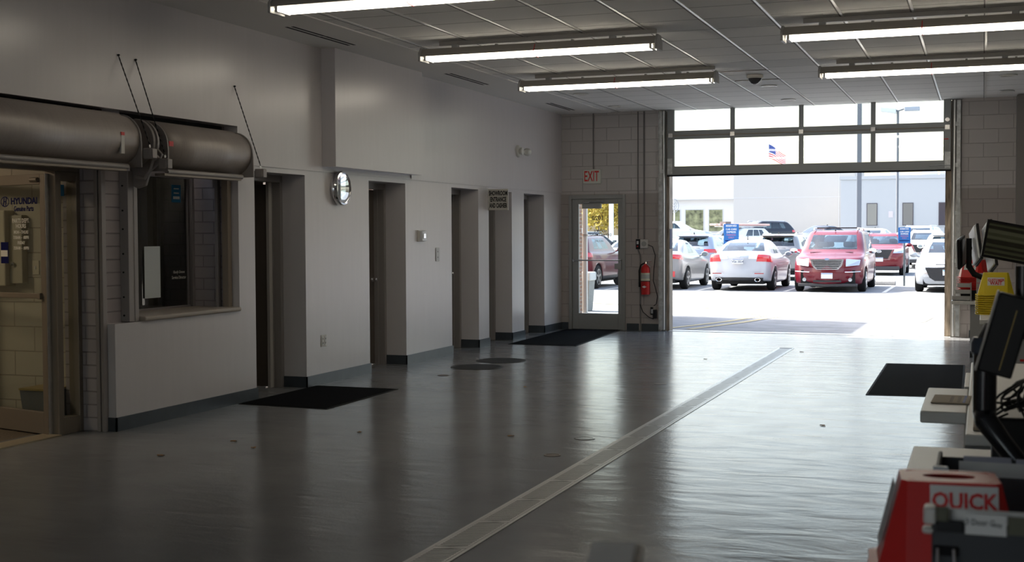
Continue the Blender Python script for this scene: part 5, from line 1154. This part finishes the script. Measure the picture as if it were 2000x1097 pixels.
MB().box(.38,-.3,8.28,1.25,.3,8.52).build('lamp_head', mat('lamp_head_grey', (.33,.36,.42), .5), t, bevel=.03); MB().hexa([(-1.0,-.3,8.30),(-.1,-.3,8.15),(-.1,.3,8.15),(-1.0,.3,8.3)], [(-1.0,-.3,8.55),(-.1,-.3,8.45),(-.1,.3,8.45),(-1.0,.3,8.55)]).build('lamp_head', mat('lamp_head_pale', (.6,.62,.62), .5), t, bevel=.03)
t = thing('light_pole', 'thick plain grey pole rising behind the garage door glass', 'light pole', (-6.33, 72, gz(72)))
MB().box(-.12,-.12,0,.12,.12,11.5).box(-.2,-.2,0,.2,.2,.05).build('pole', pgrey, t, bevel=.02)
t = thing('emblem_sign', 'thin pole with an oval leaf-shaped outline emblem at the left of the view', 'sign', (-20.25, 88, gz(88)))
b = MB(); n_ = 36; sg = mat('sign_line', (.22,.24,.28), .5)
MB().tube([(0,0,0),(0,0,4.0)], .05, 8).build('pole', whitep, t)
a = [(math.cos(2*PI*k/n_)*.32, -.08, 2.72+math.sin(2*PI*k/n_)*.47) for k in range(n_)]; a.append(a[0]); b.tube(a, .022, 6, cap=False)
b.tube([(0,-.08,2.3),(0,-.08,3.15)], .02, 6)
for s_ in (-1,1):
    for z in (2.4,2.6,2.8): b.tube([(0,-.08,z),(s_*.13,-.08,z+.16),(s_*.20,-.08,z+.32)], .015, 6)
b.build('oval_outline', sg, t)

# buildings
wp1 = mat('building_grey', (.42,.405,.39), .8); wp2 = mat('building_blue', (.39,.40,.41), .8); wp3 = mat('building_white', (.6,.6,.6), .8)
t = thing('building', 'tall pale grey warehouse wall filling the middle background', 'building', (-13.4, 100, .62))
MB().box(-4.9,0,-.2,4.3,8,5.75).build('wall', wp1, t); MB().box(-4.95,-.05,5.75,4.35,8,5.85).build('parapet', wp3, t); MB().box(-4.9,-.01,3.6,4.3,0,3.63).build('panel_seam', mat('seam', (.50,.51,.53), .8), t); MB().box(3.1,-.02,0,3.14,0,5.75).build('panel_seam', mat('seam', ()), t)
t = thing('building', 'low pale blue building with three dark narrow windows', 'building', (-5.2, 92, .59))
MB().box(-4.15,0,-.2,7.0,7.5,4.78).build('wall', wp2, t); MB().box(-4.2,-.06,4.60,7.0,7.5,4.84).build('parapet', wp2, t)
for k, (x, lab) in enumerate(((-2.02,''),(.36,''),(2.72,''))):
    f = MB().box(x-.36,-.04,1.38,x+.36,.02,2.95).build('window', mat('window_frame_dark', (.06,.05,.06), .5), t)
    MB().box(x-.31,-.05,1.43,x+.31,-.041,2.90).build('pane', mat('window_pane_%d' % k, ((.22,.22,.20),(.16,.16,.15),(.05,.045,.055))[k], .1), f); MB().box(x-.42,-.07,1.33,x+.42,-.041,1.38).build('sill', mat('sill_grey', (.4,.42,.44), .7), f)
MB().box(-.92,-.02,1.95,-.62,0,2.38).build('wall_notice', mat('notice_pink', (.52,.47,.50), .6), t)
b = MB()
for x, w_, h_ in ((-3.2,.2,.35),(-.9,.6,.5),(1.2,1.0,.7),(2.4,.9,.8),(3.7,.3,.9)): b.box(x, 1.5, 4.7, x+w_, 2.3, 4.84+h_)
b.build('rooftop_units', mat('roof_unit', (.45,.47,.48), .6), t)
t = thing('building', 'low white showroom building with a row of windows at the far left', 'building', (-26.0, 112, .62))
MB().box(-2.0,0,-.2,9.0,8,6.6).build('wall', wp3, t)
MB().box(-2.0,-.6,3.85,6.0,0,3.95).build('canopy', mat('canopy', (.55,.58,.62), .6), t)
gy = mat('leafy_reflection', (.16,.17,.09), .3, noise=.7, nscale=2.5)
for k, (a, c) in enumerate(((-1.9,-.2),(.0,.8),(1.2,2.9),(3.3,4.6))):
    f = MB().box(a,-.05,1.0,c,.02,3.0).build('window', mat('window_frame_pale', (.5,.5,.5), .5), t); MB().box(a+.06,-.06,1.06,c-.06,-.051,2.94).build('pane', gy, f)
# trees beyond the lot (left, seen through the glass door)
leafm = [mat('leaf_gold', (.36,.27,.035), .8, noise=.35, nscale=3), mat('leaf_green', (.14,.18,.04), .8, noise=.35, nscale=3), mat('leaf_lime', (.28,.28,.05), .8, noise=.35, nscale=3)]
def tree(x, y, h, r, m_, label, seed):
    rnd = random.Random(seed); t = thing('tree', label, 'tree', (x, y, gz(y)), 0, 'autumn trees beyond the lot')
    b = MB(); b.tube([(0,0,-.1),(.05,0,h*.3),(0,.1,h*.6)], [.16,.12,.05], 8)
    for k in range(6): a = k*1.05; b.tube([(0,0,h*.28),(math.cos(a)*r*.5,math.sin(a)*r*.5,h*.55)], [.06,.02], 6)
    b.build('trunk', mat('bark', (.12,.09,.07), .9), t)
    b = MB()
    for k in range(2600):
        u, v_, q = rnd.uniform(-1,1), rnd.uniform(0,2*PI), rnd.random()**.45
        lump = 1+.22*math.sin(3*v_+seed)*math.cos(4*u+seed)
        s_ = math.sqrt(1-u*u); c = Vector((s_*math.cos(v_)*r*q*lump, s_*math.sin(v_)*r*q*lump, h*.58+u*h*.42*q*lump))
        n_ = Vector((rnd.uniform(-1,1), rnd.uniform(-1,1), rnd.uniform(-1,1))).normalized(); a = n_.orthogonal().normalized()*.13; d = n_.cross(a)
        vs = [b.b.verts.new(c+a*1.3), b.b.verts.new(c+d*.8), b.b.verts.new(c-a*1.3), b.b.verts.new(c-d*.8)]; b.b.faces.new(vs)
    b.build('foliage', m_, t)
tree(-37.0, 126, 6.0, 3.2, leafm[0], 'golden autumn tree at the left of the glass door view', 1)
tree(-31.8, 112, 5.8, 2.7, leafm[0], 'broad golden autumn tree in the middle of the glass door view', 2)
tree(-36.8, 116, 4.6, 2.0, leafm[1], 'green tree behind the golden trees in the glass door view', 3)
tree(-30.8, 121, 4.6, 2.0, leafm[2], 'lime-coloured shrub right of the golden trees', 4)
t = thing('light_pole', 'white pole seen through the upper right of the glass door', 'light pole', (-20.3, 72, gz(72))); MB().box(-.12,-.1,0,.12,.1,9).build('pole', mat('white_pole', (.75,.75,.74), .5), t, bevel=.02)
